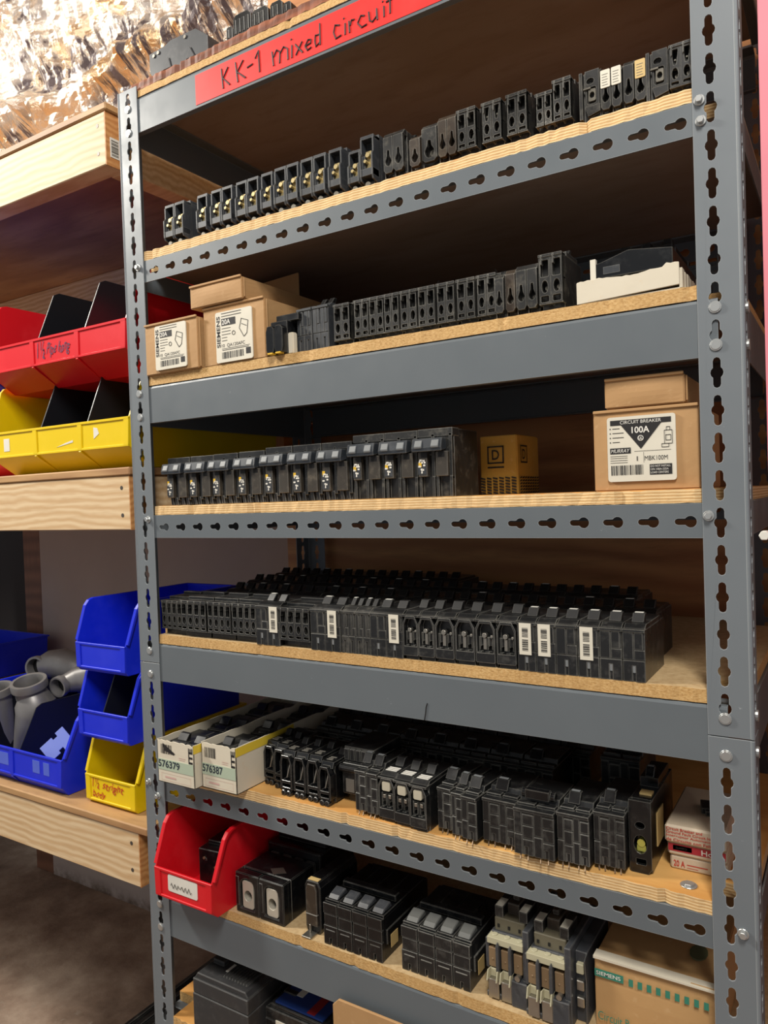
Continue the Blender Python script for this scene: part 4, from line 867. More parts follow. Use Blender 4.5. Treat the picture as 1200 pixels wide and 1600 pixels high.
for r_, (ya, xa, xb, hh, dz) in enumerate(((0.112, 0.225, 0.66, 0.058, 0), (0.215, 0.20, 0.66, 0.056, 0), (0.150, 0.690, 0.77, 0.082, 0))):
    its = []; x = xa
    while x + 0.0506 <= xb + 0.02:
        if 0.33 < x < 0.37 and r_ == 0: x += 0.052; continue
        its.append((x, ('smooth', 'black breaker'), get('moldb', p_mold, 2, 0.0251, hh, 0.095), ya + (0.02 if r_ == 0 else 0), 0)); x += 0.0507
    run(its, T, ('in the second row on the sixth shelf', 'in the rear row on the sixth shelf', 'at the right rear of the sixth shelf')[r_], 'rear breakers on the sixth shelf, set %s' % ('behind the front row', 'at the back', 'at the right')[r_])

# ------------------------------------------------------------------ seventh shelf (G)
T = BT['G']
rbn = bin_('storage_bin', 'small red bin with a torn sticker standing on the metal shelving', 0.027, 0.129, -0.034, T, 0.276, 0.127, 0.056, 0.024, 0.012, RED, lb=0.012)
b = M(); b.prism(rrect(0.036, 0.100, 0.024, 0.050, 0.003), -0.0010, 0.0006); b.warp(lambda x, y, z: (x-0.0685, y-0.138, z)); stk = b.build('torn_sticker', LABELW, rbn)
b = M(); b.tube([(0.044-0.07+0.0018*k, -0.1395, 0.034+0.004*math.sin(k*1.5)*(0.4 if 9 < k < 13 else 1)) for k in range(26)], 0.0005, 5); b.build('writing', INKG, stk)
ib = thing('circuit_breaker', 'brown-black breaker lying inside the small red bin', 'breaker', (0.060, 0.030, T+0.0045), 0.10)
b = M(); b.box(0, 0.060, 0, 0.09, 0, 0.060); b.box(0.004, 0.056, 0.02, 0.07, 0.060, 0.066); b.cyl((0.014, 0.044), 0.003, -0.001, 0.001, n=8); b.build('case', GLOSS, ib, 0.003)
b = M(); b.cyl((0.012, 0.046), 0.0022, -0.002, 0.0, n=8); b.cyl((0.034, 0.034), 0.0022, -0.002, 0.0, n=8); b.cyl((0.034, 0.020), 0.0022, -0.002, 0.0, n=8); b.build('terminal_screw', COPPER, ib)
# big two pole
NICKEL = base_mat('nickel_lug', lin(196, 190, 174), 0.45, 0.35)
lb = thing('circuit_breaker', 'large black two-pole breaker with round metal lugs beside the red bin', 'breaker', (0.1625, 0.006, T), 0.0)
b = M(); W, h, D = 0.096, 0.062, 0.17
for i in range(2):
    x0, x1 = i*0.048+0.0005, i*0.048+0.0475; cx = (x0+x1)/2
    arch = [(cx-0.013, 0.008), (cx+0.013, 0.008)] + [(cx+0.014*math.cos(t), 0.040+0.014*math.sin(t)) for t in [PI*k/8 for k in range(9)]]
    b.prism([(x0, 0.0), (x1, 0.0), (x1, h), (x0, h)], 0, 0.014, 'y', [arch])
    b.box(x0, x0+0.008, -0.0006, 0.01, 0.01, h-0.006)
b.box(0.0005, W-0.0005, 0.018, 0.075, 0, h); b.box(0.0005, 0.004, 0.01, 0.02, 0, h); b.box(W-0.004, W-0.0005, 0.01, 0.02, 0, h)
b.box(0.0, W+0.010, 0.078, D, 0, h+0.014); b.box(0.004, W+0.004, 0.10, D-0.02, h+0.014, h+0.022)
for k in range(4): b.box(0.008+k*0.024, 0.024+k*0.024, 0.074, 0.079, 0.01, h)
b.build('case', GLOSS, lb, 0.0016)
for i in range(2):
    cx = i*0.048+0.024; m = M(); m.prism(rrect(cx-0.011, cx+0.011, 0.008, 0.050, 0.004), 0.002, 0.019, 'y', [ellipse(cx, 0.027, 0.0075, 0.0085, 16)]); m.build('lug', NICKEL, lb, 0.0008)
    M().cyl((cx, 0.027), 0.008, 0.014, 0.0175, n=14).build('lug_bore', HOLE, lb)
b = M(); b.add([(0.046, 0.030, h+0.0008), (0.062, 0.018, h+0.0008), (0.078, 0.030, h+0.0008), (0.062, 0.042, h+0.0008)], [(0, 1, 2, 3)]); st = b.build('foil_sticker', METAL, lb)
# narrow one with glassy front
nb = thing('circuit_breaker', 'narrow black breaker with smoky face and metal foot tab', 'breaker', (0.291, 0.012, T), 0.0)
b = M(); w, h = 0.028, 0.076
b.prism([(0.003, 0.0), (w-0.003, 0.0), (w, 0.008), (w, h-0.008), (w-0.004, h), (0.004, h), (0, h-0.008), (0, 0.008)], 0.004, 0.10); b.build('case', GLOSS, nb, 0.0012)
b = M(); b.prism([(0.004, 0.012), (w-0.005, 0.012), (w-0.005, h-0.012), (w-0.008, h-0.004), (0.007, h-0.004), (0.004, h-0.012)], 0.001, 0.0045); b.box(0.003, w-0.004, 0.0, 0.0045, 0.028, 0.0292); b.build('front_cover', BROWNP, nb, 0.0008)
b = M(); b.box(0.004, w-0.008, -0.012, 0.006, 0.0, 0.0022); b.box(0.010, 0.012, -0.001, 0.003, 0.0022, 0.014); b.build('foot_tab', METAL, nb, 0.0004)
M().box(0.005, w-0.005, 0.006, 0.014, h-0.0004, h+0.0010).build('top_sticker', LABELT, nb)
# four pole groups
def fourpole(label, loc, w, h, D, mats, toggle_mat, rz=0.0):
    t = thing('circuit_breaker', label, 'breaker', loc, rz); n = 4; W = n*w
    b = M(); b.box(0.001, W-0.001, 0.004, D, 0.0, h-0.002)
    for i in range(n):
        x0, x1 = i*w+0.0006, (i+1)*w-0.0008; m = (x0+x1)/2
        b.prism([(x0, 0.0), (m-0.0015, 0.0), (m-0.0015, h*0.16), (m+0.0015, h*0.16), (m+0.0015, 0.0), (x1, 0.0), (x1, h*0.45), (x0, h*0.45)], 0, 0.005)
        b.box(x0+0.001, x1, 0.0006, 0.005, h*0.46, h*0.72); b.box(x0, x1, 0, 0.005, h*0.73, h*0.98)
        b.box(x0+0.004, x1-0.004, -0.0006, 0.002, h*0.34, h*0.36)
        b.box(x0, x1, 0.006, D-0.01, h-0.003, h+0.002)
    b.box(W-0.001, W+0.001, 0.012, D-0.02, 0.02, h-0.02)
    b.build('case', mats, t, 0.0007)
    for i in range(n):
        x0 = i*w+w*0.14; m = M(); m.prism([(0.008, h+0.0015), (0.034, h+0.0015), (0.030, h+0.010), (0.014, h+0.006)], x0, x0+w*0.7, 'x'); m.build('toggle', toggle_mat, t, 0.0012)
    m = M(); m.box(w*0.3, W*0.98, 0.040, 0.052, h+0.004, h+0.013); m.build('tie_bar', GLOSS, t, 0.001)
    m = M(); m.box(W+0.0009, W+0.0016, 0.020, 0.038, 0.012, 0.030); m.build('side_sticker', LABELT, t)
    return t
SLATET = plastic_black('grey_toggle_plastic', (60, 62, 66), (150, 150, 148), 0.4, 0.35, 0.3)
fourpole('four-pole black breaker with grey toggles, left of the similar one with pale toggles', (0.332, 0.004, T), 0.0248, 0.060, 0.13, GLOSS, SLATET)
fourpole('four-pole black breaker with pale worn toggles, left of the two contactors', (0.458, 0.008, T), 0.0255, 0.060, 0.12, BLACK, base_mat('pale_worn_toggle', lin(98, 99, 96), 0.45))
# contactors
TANP = base_mat('tan_phenolic', lin(132, 108, 78), 0.5); IVORY = base_mat('ivory_plastic', lin(186, 180, 150), 0.45); GREYP = plastic_black('grey_contactor_plastic', (60, 62, 66), (130, 130, 126), 0.35, 0.4, 0.3); OLIVE = base_mat('olive_plastic', lin(104, 98, 80), 0.5)
def contactor(label, loc, extra=False):
    t = thing('contactor', label, 'contactor', loc, 0.0)
    b = M(); W, h, D = 0.052, 0.098, 0.11
    b.box(0.003, W, 0.012, D, 0.0, h-0.020); b.box(W-0.004, W+0.004, 0.002, D, 0.0, h-0.004); b.box(-0.002, 0.003, 0.004, 0.03, 0.034, 0.072)
    for k in range(1, 3): b.prism([(0.0+k*0.0165-0.002, 0.036), (k*0.0165+0.002, 0.036), (k*0.0165+0.002, 0.068), (k*0.0165, 0.073), (k*0.0165-0.002, 0.068)], -0.004, 0.012)
    b.box(0.0, W, 0.0, 0.014, 0.0, 0.007); b.box(W*0.66, W+0.003, -0.004, 0.012, 0.0, 0.032)
    b.build('case', GREYP, t, 0.001)
    b = M(); b.box(0.002, W-0.003, 0.0, 0.020, 0.068, 0.076)
    for k in range(3): b.cyl((0.009+k*0.0165, 0.009), 0.004, 0.076, 0.0768, axis='z', n=12)
    b.build('terminal_cover', IVORY, t, 0.0008)
    for k in range(3): m = M(); m.box(0.003+k*0.0165, 0.014+k*0.0165, 0.002, 0.012, 0.038, 0.062); m.cyl((0.0085+k*0.0165, 0.048), 0.0016, 0.0012, 0.003, n=8); m.build('phase_block', TANP, t, 0.0012)
    b = M(); b.box(0.006, W-0.006, 0.016, 0.050, 0.076, 0.094); b.build('upper_block', OLIVE, t, 0.001)
    b = M()
    for k in range(3): b.box(0.010+k*0.014, 0.013+k*0.014, 0.0152, 0.0165, 0.082, 0.086)
    b.build('slot', HOLE, t)
    b = M(); b.box(0.018, 0.034, 0.030, 0.07, 0.094, 0.108); b.box(0.022, 0.030, 0.04, 0.06, 0.108, 0.114); b.build('armature', BROWNP, t, 0.001)
    for xx, ya in ((0.006, 0.018), (W-0.014, 0.018)): 
        m = M(); m.box(xx, xx+0.011, ya, ya+0.034, 0.094, 0.1075); p = m.build('marker_block', BLACK, t, 0.0006)
        m = M(); m.box(xx+0.0008, xx+0.0102, ya+0.001, ya+0.020, 0.1075, 0.1081); m.build('marker_plate', LABEL, p); 
    for k in range(2):
        x0 = 0.004+k*0.017; m = M(); m.box(x0, x0+0.014, -0.004, 0.010, 0.002, 0.026); m.build('coil_terminal', METAL, t, 0.001)
        m = M(); m.prism([(-0.010, 0.026), (0.006, 0.026), (0.006, 0.036), (-0.006, 0.038)], x0, x0+0.0016, 'x'); m.prism([(-0.010, 0.026), (0.006, 0.026), (0.006, 0.036), (-0.006, 0.038)], x0+0.0124, x0+0.014, 'x'); m.box(x0, x0+0.014, 0.002, 0.006, 0.026, 0.036); m.build('clamp', IVORY, t, 0.0004)
    m = M(); m.cyl((W*0.82, 0.036), 0.0035, -0.004, 0.004, n=10); m.build('terminal_screw', METAL, t)
    if extra:
        m = M(); m.box(W+0.004, W+0.018, 0.020, D, 0.0, h-0.014); m.prism([(0.014, 0.0), (0.020, 0.0), (0.022, 0.084), (0.010, 0.08), (0.016, 0.05)], W+0.0165, W+0.018, 'x'); m.build('auxiliary_block', GREYP, t, 0.001)
        for k in range(3): m = M(); m.box(W+0.006, W+0.015, 0.014, 0.022, 0.020+k*0.02, 0.032+k*0.02); m.build('auxiliary_terminal', IVORY if k == 2 else METAL, t, 0.001)
contactor('left one of the two three-phase contactors with ivory cover', (0.579, 0.014, T))
contactor('right contactor with an auxiliary block, beside the large cardboard box', (0.634, 0.006, T-0.0), True)

# ------------------------------------------------------------------ cardboard boxes
def cbox(name, label, loc, w, d, h, mat=CARD, rz=0.0, tilt=(0, 0), cat='box', seam=True, bulge=0.002, seed=0):
    """sits with its front left bottom corner at loc"""
    r = random.Random(seed); b = M(); n = 6
    t = thing(name, label, cat, loc, rz); t.rotation_euler = (tilt[0], tilt[1], rz)
    def pt(i, j, k):   # lattice on surface with slight bulge
        u, v, q = i/n, j/n, k/n
        f = lambda a: math.sin(PI*a)
        x = w*u + (bulge*f(v)*f(q)*(1 if i == n else -1 if i == 0 else 0)); y = d*v + (bulge*f(u)*f(q)*(1 if j == n else -1 if j == 0 else 0)); z_ = h*q + (bulge*f(u)*f(v)*(1 if k == n else 0))
        return (x, y, z_)
    def sheet(fn):
        vs = [fn(a, c) for c in range(n+1) for a in range(n+1)]; b.add(vs, [(c*(n+1)+a, c*(n+1)+a+1, (c+1)*(n+1)+a+1, (c+1)*(n+1)+a) for c in range(n) for a in range(n)])
    sheet(lambda a, c: pt(a, 0, c)); sheet(lambda a, c: pt(a, n, c)); sheet(lambda a, c: pt(0, a, c)); sheet(lambda a, c: pt(n, a, c)); sheet(lambda a, c: pt(a, c, 0)); sheet(lambda a, c: pt(a, c, n))
    me = M(); me.v = b.v; me.f = b.f; me.m = b.m
    bm_ = me.data('carton', mat); bm2 = bmesh.new(); bm2.from_mesh(bm_); bmesh.ops.remove_doubles(bm2, verts=bm2.verts, dist=0.0002); bmesh.ops.recalc_face_normals(bm2, faces=bm2.faces)
    ed = [e for e in bm2.edges if len(e.link_faces) == 2 and e.calc_face_angle(0) > 0.9]; bmesh.ops.bevel(bm2, geom=ed, offset=0.0012, segments=2, affect='EDGES'); 
    bm2.to_mesh(bm_); bm2.free(); link('carton', bm_, t)
    if seam:
        f = M(); f.box(0.0005, w-0.0005, -0.0026, -0.0016+0.002, h-0.0012, h+0.0022); f.box(w+0.0006, w+0.0026, 0.002, 0.0045, 0.002, h-0.002); f.build('flap', mat, t, 0.0006)
    return t
def panel(t, name, x0, x1, z0, z1, y, mat=LABEL, r=0.003):
    b = M(); b.prism(rrect(x0, x1, z0, z1, r), y-0.0005, y+0.0014); return b.build(name, mat, t)
def siemens_label(t, x0, z0, w, h, y):
    o = panel(t, 'label', x0, x0+w, z0, z0+h, y); b = M(); q = y-0.0008
    X = lambda u: x0+w*u; Z = lambda v: z0+h*v
    put_text(b, 'SIEMENS', X(0.03), Z(0.30), X(0.13), Z(0.92), q, 0.02, vert=True)
    rect(b, X(0.17), X(0.56), Z(0.72), Z(0.86), q)
    put_text(b, '10  QA120AFC', X(0.16), Z(0.285), X(0.80), Z(0.36), q)
    bars(b, X(0.16), X(0.76), Z(0.07), Z(0.20), q, 26)
    rect(b, X(0.82), X(0.95), Z(0.10), Z(0.22), q)
    for v in (0.955, 0.90): rect(b, X(0.17), X(0.72), Z(v), Z(v+0.012), q)
    for v in (0.66, 0.60, 0.54, 0.48, 0.42): rect(b, X(0.17), X(0.32+0.1*(v > 0.5)), Z(v), Z(v+0.010), q)
    rect(b, X(0.16), X(0.93), Z(0.265), Z(0.272), q); rect(b, X(0.17), X(0.9), Z(0.235), Z(0.245), q)
    for a, c, d_, e in ((0.66, 0.62, 0.72, 0.80), (0.72, 0.80, 0.90, 0.74), (0.90, 0.74, 0.86, 0.50), (0.86, 0.50, 0.78, 0.44), (0.78, 0.44, 0.66, 0.62), (0.72, 0.70, 0.86, 0.64)):
        b.tube([(X(a), q, Z(c)), (X(d_), q, Z(e))], 0.0004, 4)
    b.tube([(X(0.50)+0.003*math.cos(k), q, Z(0.55)+0.003*math.sin(k)) for k in [i*PI/5 for i in range(11)]], 0.0004, 4)
    b.cur = 1; put_text(b, '20A', X(0.19), Z(0.74), X(0.42), Z(0.84), q-0.0003, 0.02)
    b.build('print', [INK, INKW], o)
T = BT['C']
c1 = cbox('cardboard_box', 'left cardboard box marked 20A, beside the left post', (0.023, -0.006, T), 0.117, 0.20, 0.078, seed=1); siemens_label(c1, 0.026, 0.005, 0.069, 0.069, -0.0026)
c2 = cbox('cardboard_box', 'right cardboard box marked 20A, next to the small breaker', (0.146, 0.001, T), 0.122, 0.22, 0.086, seed=2); siemens_label(c2, 0.028, 0.002, 0.072, 0.075, -0.0026)
cbox('cardboard_box', 'shallow cardboard carton lying on the two boxes marked 20A', (0.127, -0.006, T+0.0895), 0.106, 0.22, 0.032, CARD, 0.0, seed=3)
cf = thing('cardboard_box', 'open carton flap piece resting behind the shallow carton', 'box', (0.06, 0.175, T+0.124), -0.12); 
b = M(); b.box(0, 0.150, 0, 0.003, 0, 0.045); b.box(0, 0.150, 0.003, 0.10, 0, 0.003); b.build('carton', CARD, cf, 0.0006); b = M(); put_text(b, 'SIEMENS', 0.012, 0.032, 0.045, 0.040, -0.0003, 0.01); b.build('print', INK, cf)
co = thing('cardboard_box', 'low open carton behind the left box marked 20A', 'box', (0.025, 0.205, T), 0.0)
b = M(); b.box(0, 0.10, 0, 0.002, 0, 0.125); b.box(0, 0.002, 0.002, 0.15, 0, 0.115); b.box(0.098, 0.10, 0.002, 0.15, 0, 0.115); b.box(0, 0.10, 0.15, 0.152, 0, 0.115); b.box(0.002, 0.098, 0.002, 0.15, 0, 0.002); b.build('carton', CARD, co, 0.0005)
b = M()
for k in range(3): rect(b, 0.004, 0.010, 0.075+k*0.014, 0.084+k*0.014, -0.0004)
b.build('print', INK, co)
cbox('cardboard_box', 'small cardboard box behind the smooth grey breaker pair', (0.300, 0.093, T), 0.052, 0.12, 0.080, CARD, seed=4)
x = cbox('cardboard_box', 'tan labelled packet beside the small breaker with yellow clips', (0.3010, 0.004, T), 0.0150, 0.010, 0.030, WCARD, seed=5, seam=False, bulge=0.0003)
# white carton with breakers, right end of the third shelf
wc = thing('white_carton', 'crushed white carton at the right end of the third shelf', 'carton', (0.722, 0.0, T), 0.0)
b = M(); n = 26; r = random.Random(8)
fr = [(i*0.108/n, 0.024+0.0012*math.sin(i*0.35)+r.uniform(-0.0006, 0.0006)+(0.003 if i > 22 else 0)) for i in range(n+1)]
b.prism([(0, 0)]+[(0.108, 0.004)]+fr[::-1], 0, 0.0022); b.box(0.0, 0.108, 0.0022, 0.20, 0.0, 0.0016); b.prism([(0.0022, 0), (0.2, 0), (0.2, 0.02), (0.0022, 0.025)], 0.0, 0.002, 'x'); b.box(0.0, 0.108, 0.0022, 0.20, 0.0205, 0.0222)
for k in range(9): b.box(0.108-0.001, 0.1105, 0.004+k*0.016, 0.0165+k*0.016, 0.001, 0.022-0.001*(k % 2))
b.build('carton', WCARD, wc, 0.0005)
sc = thing('clear_cover', 'smoky plastic breaker cover lying on the white carton', 'cover', (0.737, 0.012, T+0.0275), 0.0)
b = M(); b.prism([(0, 0), (0.085, 0), (0.085, 0.020), (0.042, 0.026), (0.038, 0.026), (0.010, 0.018), (0, 0.016)], 0.0, 0.14); b.build('cover', GLOSS, sc, 0.0022)
b = M(); b.box(-0.002, 0.004, -0.002, 0.004, 0.0, 0.022); b.build('label', LABEL, sc); b = M(); b.box(0.012, 0.030, -0.0006, 0.001, 0.004, 0.012); b.build('window', SLATE, sc)
for (lx, ly, lz, ww, hh, lab) in ((0.700, 0.235, 0.0, 0.085, 0.115, 'black breaker block behind the smoky cover, tallest of the dark pile'), (0.790, 0.215, 0.0, 0.055, 0.075, 'black breaker block with pale sticker at the right rear of the third shelf')):
    t = thing('circuit_breaker', lab, 'breaker', (lx, ly, T+lz), 0.0); b = M(); b.box(0, ww, 0, 0.09, 0, hh); b.box(0.006, ww-0.006, 0.01, 0.08, hh, hh+0.008)
    for k in range(3): b.box(0.004+k*ww/3, (k+1)*ww/3-0.003, -0.002, 0.001, hh*0.3, hh*0.9); b.box(0.008+k*ww/3, (k+1)*ww/3-0.008, 0.02, 0.035, hh+0.008, hh+0.018)
    b.build('case', BLACK, t, 0.0012)
    if ww < 0.06: M().box(0.02, 0.036, -0.0028, -0.0022, hh*0.55, hh*0.8).build('sticker', LABELW, t)
b = M(); pts = [(0.335+0.065*(1-math.cos(a)), 0.40, -0.100+0.068*math.sin(a)) for a in [PI*k/14 for k in range(15)]]; pts = [(0.335, 0.40, T+0.001)]+pts+[(0.466, 0.40, -0.14)]
b.tube(pts, 0.0016, 8); tag(b.build('wire', base_mat('grey_wire', lin(120, 108, 100), 0.5), smooth=True), 'thin grey wire loop standing behind the third-shelf breakers', 'wire')
b = M(); b.tube([(0.243, 0.40, T+0.001), (0.243, 0.40, -0.08), (0.238, 0.40, -0.062), (0.233, 0.40, -0.04)], 0.0014, 8); tag(b.build('wire', bpy.data.materials['grey_wire'], smooth=True), 'short upright wire end behind the third shelf, left of the loop', 'wire')
# --- fourth shelf boxes
T = BT['D']
mb = cbox('cardboard_box', 'large cardboard box with a 100A breaker label on the fourth shelf', (0.733, 0.012, T), 0.111, 0.14, 0.0875, seed=6)
lo = panel(mb, 'label', 0.016, 0.088, 0.010, 0.081, -0.0026); b = M(); q = -0.0034; X = lambda u: 0.016+0.072*u; Z = lambda v: 0.010+0.071*v
rect(b, X(0.05), X(0.94), Z(0.87), Z(0.95), q); b.add([(X(0.21), q, Z(0.87)), (X(0.80), q, Z(0.87)), (X(0.50), q, Z(0.49))], [(0, 1, 2)])
rect(b, X(0.04), X(0.35), Z(0.43), Z(0.52), q); put_text(b, 'MBK100M', X(0.55), Z(0.31), X(0.88), Z(0.38), q); put_text(b, '1', X(0.435), Z(0.31), X(0.450), Z(0.38), q)
rect(b, X(0.62), X(0.94), Z(0.09), Z(0.25), q); bars(b, X(0.05), X(0.53), Z(0.10), Z(0.25), q, 24, seed=9)
for v in (0.82, 0.75, 0.68, 0.61): rect(b, X(0.04), X(0.055), Z(v-0.01), Z(v+0.01), q); rect(b, X(0.08), X(0.19+0.06*(v < 0.8)*(v > 0.65)), Z(v-0.004), Z(v+0.006), q)
for v in (0.39, 0.36, 0.325, 0.29): rect(b, X(0.04), X(0.30), Z(v), Z(v+0.006), q)
rect(b, X(0.40), X(0.93), Z(0.455), Z(0.460), q); rect(b, X(0.535), X(0.54), Z(0.28), Z(0.44), q)
for a, c, d_, e in ((0.84, 0.55, 0.95, 0.75), (0.87, 0.75, 0.92, 0.80), (0.86, 0.60, 0.93, 0.68), (0.80, 0.50, 0.90, 0.55)):
    for p0, p1 in (((a, c), (d_, c)), ((d_, c), (d_, e)), ((d_, e), (a, e)), ((a, e), (a, c))): b.tube([(X(p0[0]), q, Z(p0[1])), (X(p1[0]), q, Z(p1[1]))], 0.0003, 4)
b.cur = 1; put_text(b, 'CIRCUIT BREAKER', X(0.2), Z(0.885), X(0.80), Z(0.935), q-0.0003); put_text(b, '100A', X(0.37), Z(0.735), X(0.63), Z(0.835), q-0.0003, 0.02)
put_text(b, 'MURRAY', X(0.06), Z(0.448), X(0.33), Z(0.502), q-0.0003, 0.0, shear=0.05)
for k, s in enumerate(('DO NOT INSTALL', 'ON 100A-225A', 'LOAD CENTERS')): put_text(b, s, X(0.635), Z(0.205-k*0.048), X(0.92-0.03*(k > 0)), Z(0.235-k*0.048), q-0.0003, 0.0)
b.tube([(X(0.50)+0.0028*math.cos(k), q-0.0003, Z(0.655)+0.0028*math.sin(k)) for k in [i*PI/5 for i in range(11)]], 0.0005, 4); put_text(b, 'UL', X(0.475), Z(0.635), X(0.525), Z(0.675), q-0.0003, 0.02)
b.build('print', [INK, INKW], lo)
cbox('cardboard_box', 'small flat cardboard box on top of the box marked 100A', (0.746, 0.014, T+0.0915), 0.084, 0.12, 0.031, CARD, 0.0, seed=7)
sq = cbox('cardboard_box', 'yellow cardboard box with square letter logo behind the tied breakers', (0.545, 0.118, T), 0.054, 0.08, 0.080, CARDY, seed=8, seam=False)
def sqlogo(b, a0, z0, s, y, face):
    w = s*0.08
    for (p, q_, r_, t_) in ((0, 1, 0, w/s), (0, 1, 1-w/s, 1), (0, w/s, 0, 1), (1-w/s, 1, 0, 1)): rect(b, a0+s*p, a0+s*q_, z0+s*r_, z0+s*t_, y, face)
    put_text(b, 'D', a0+s*0.28, z0+s*0.22, a0+s*0.72, z0+s*0.78, y, 0.01, face=face)
b = M(); sqlogo(b, 0.012, 0.042, 0.024, -0.0030, 'y'); rect(b, 0.012, 0.036, 0.036, 0.038, -0.0030)
for k in range(6):
    for j in range(6): b.add([(0.001+j*0.009, -0.0026, 0.002+k*0.004), (0.008+j*0.009, -0.0026, 0.0005+k*0.004), (0.008+j*0.009, -0.0026, 0.0025+k*0.004), (0.001+j*0.009, -0.0026, 0.004+k*0.004)], [(0, 1, 2, 3)])
    for j in range(8): b.add([(0.0566, 0.002+j*0.009, 0.0005+k*0.004), (0.0566, 0.009+j*0.009, 0.002+k*0.004), (0.0566, 0.009+j*0.009, 0.004+k*0.004), (0.0566, 0.002+j*0.009, 0.0025+k*0.004)], [(0, 1, 2, 3)])
sqlogo(b, 0.006, 0.042, 0.024, 0.0566, 'x'); b.build('print', INK, sq)
# --- sixth shelf: two white open boxes
T = BT['F']
def tray(label, loc, w, d, h, num, seed, rz=0.0):
    t = thing('open_box', label, 'box', loc, rz); r = random.Random(seed); n = 18
    b = M(); top = [(w*i/n, h-abs(r.gauss(0, 0.0012))) for i in range(n+1)]
    b.prism([(0, 0), (w, 0)]+top[::-1], 0, 0.0015); b.prism([(0, 0), (w, 0), (w, h), (0, h)], d-0.0015, d)
    topd = [(d*i/n, h-abs(r.gauss(0, 0.0010))) for i in range(n+1)]
    for x in (0, w-0.0015): b.prism([(0, 0), (d, 0)]+topd[::-1], x, x+0.0015, 'x')
    b.box(0, w, 0, d, 0, 0.0015); b.build('carton', WCARD, t, 0.0003)
    c = M(); c.box(w*0.02, w*0.98, -0.0006, 0.0002, h*0.30, h*0.55); o = c.build('green_tape', base_mat('pale_green_tape', lin(176, 190, 168), 0.3), t)
    c = M(); put_text(c, num, w*0.03, h*0.36, w*0.62, h*0.53, -0.0009, 0.02); c.build('number', base_mat('dark_blue_print', lin(40, 52, 62), 0.5), o)
    c = M(); c.cur = 0; bars(c, w*0.10, w*0.42, h*0.68, h*0.90, -0.0004, 14, seed=seed); put_text(c, 'ITE', w*0.86, h*0.56, w*0.97, h*0.92, -0.0004, 0.04, vert=True)
    c.cur = 1; rect(c, w*0.6, w*0.78, h*0.64, h*0.65, -0.0004); rect(c, w*0.6, w*0.76, h*0.60, h*0.61, -0.0004)
    for p in ((0.1, 0.9, 0.06, 0.065), (0.1, 0.9, 0.22, 0.225), (0.1, 0.105, 0.06, 0.225), (0.895, 0.9, 0.06, 0.225), (0.2, 0.5, 0.12, 0.16)): rect(c, w*p[0], w*p[1], h*p[2], h*p[3], -0.0004)
    if num == '576379': c.cur = 0; c.add([(w*0.16, -0.0005, h*0.93), (w*0.50, -0.0005, h*0.72), (w*0.46, -0.0005, h*0.68), (w*0.20, -0.0005, h*0.76)], [(0, 1, 2, 3)])
    c.build('print', [INK, base_mat('pink_print', lin(206, 168, 158), 0.6)], t)
    c = M(); c.box(w-0.0003, w+0.0004, 0.0, d*0.45, h*0.80, h-0.001); c.build('yellow_strip', base_mat('yellow_strip_print', lin(226, 196, 60), 0.6), t)
    return t
tray('white open box numbered 576379, beside the left post', (0.048, -0.036, T), 0.080, 0.30, 0.067, '576379', 1)
tray('white open box numbered 576387, right of the box numbered 576379', (0.130, -0.022, T), 0.071, 0.30, 0.070, '576387', 2)
for bx, by, wd, nm in ((0.051, -0.030, 0.036, 'left'), (0.1335, -0.014, 0.032, 'right')):
    for j in range(3):
        for i in range(2):
            lab = '%s breaker in the %s row inside the %s white box' % (('left', 'right')[i], ('front', 'middle', 'rear')[j], nm)
            spawn(get('smooth', p_smooth, 1, wd, 0.052, 0.088, tips=False, ins=None), 'circuit_breaker', (bx+i*(wd+0.0008), by+0.006+j*0.093, T+0.0018), 0, lab, group='breakers inside the %s white box' % nm)
# packs at the right end
def pack(label, loc, w, d, h, rows, rz=0.0):
    t = thing('breaker_pack', label, 'package', loc, rz); b = M(); b.box(0, w, 0, d, 0, h); b.build('wrapper', paper_mat('pack_card', (214, 196, 170)), t, 0.0022)
    b = M(); 
    for (cur, kind, a) in rows:
        b.cur = cur
        if kind == 'r': rect(b, a[0], a[1], a[2], a[3], -0.0004)
        else: put_text(b, kind, a[0], a[2], a[1], a[3], -0.0007, 0.015)
    if b.v: b.build('print', [INKR, LABELT, INKW, base_mat('crimson_print', lin(170, 40, 50), 0.6), YELS, INK], t)
    return t
pack('lowest white pack reading 20 A at the right end of the sixth shelf', (0.795, 0.052, T), 0.060, 0.12, 0.0165, [(0, '20 A', (0.004, 0.016, 0.004, 0.011)), (0, 'r', (0.018, 0.040, 0.007, 0.008)), (0, 'r', (0.018, 0.030, 0.004, 0.0045))])
pack('crimson and yellow striped pack in the middle of the white packs', (0.793, 0.050, T+0.0168), 0.062, 0.12, 0.0150, [(3, 'r', (0.001, 0.061, 0.005, 0.0135)), (4, 'r', (0.006, 0.026, 0.0065, 0.012)), (5, 'CLAMPE D', (0.009, 0.021, 0.0080, 0.0105)), (2, 'Ho', (0.036, 0.048, 0.006, 0.012))])
pk2 = pack('topmost white pack with red printed lines at the right end', (0.791, 0.046, T+0.0322), 0.064, 0.125, 0.0200, [(0, 'Circuit Breaker and', (0.002, 0.040, 0.0150, 0.0182)), (0, 'Ground Fault Circuit Int', (0.002, 0.050, 0.0112, 0.0142)), (0, 'Interruptor Automatico', (0.002, 0.052, 0.0070, 0.0102)), (0, 'de Circuito con Falla a T', (0.002, 0.060, 0.0028, 0.0060))])
t = thing('plastic_connector', 'small black plastic connector lying on the topmost white pack', 'connector', (0.823, 0.092, T+0.0524), 0.2); b = M(); b.box(0, 0.020, 0, 0.026, 0, 0.007); b.box(0.004, 0.016, -0.006, 0.0, 0, 0.006); b.build('body', BLACK, t, 0.0008)
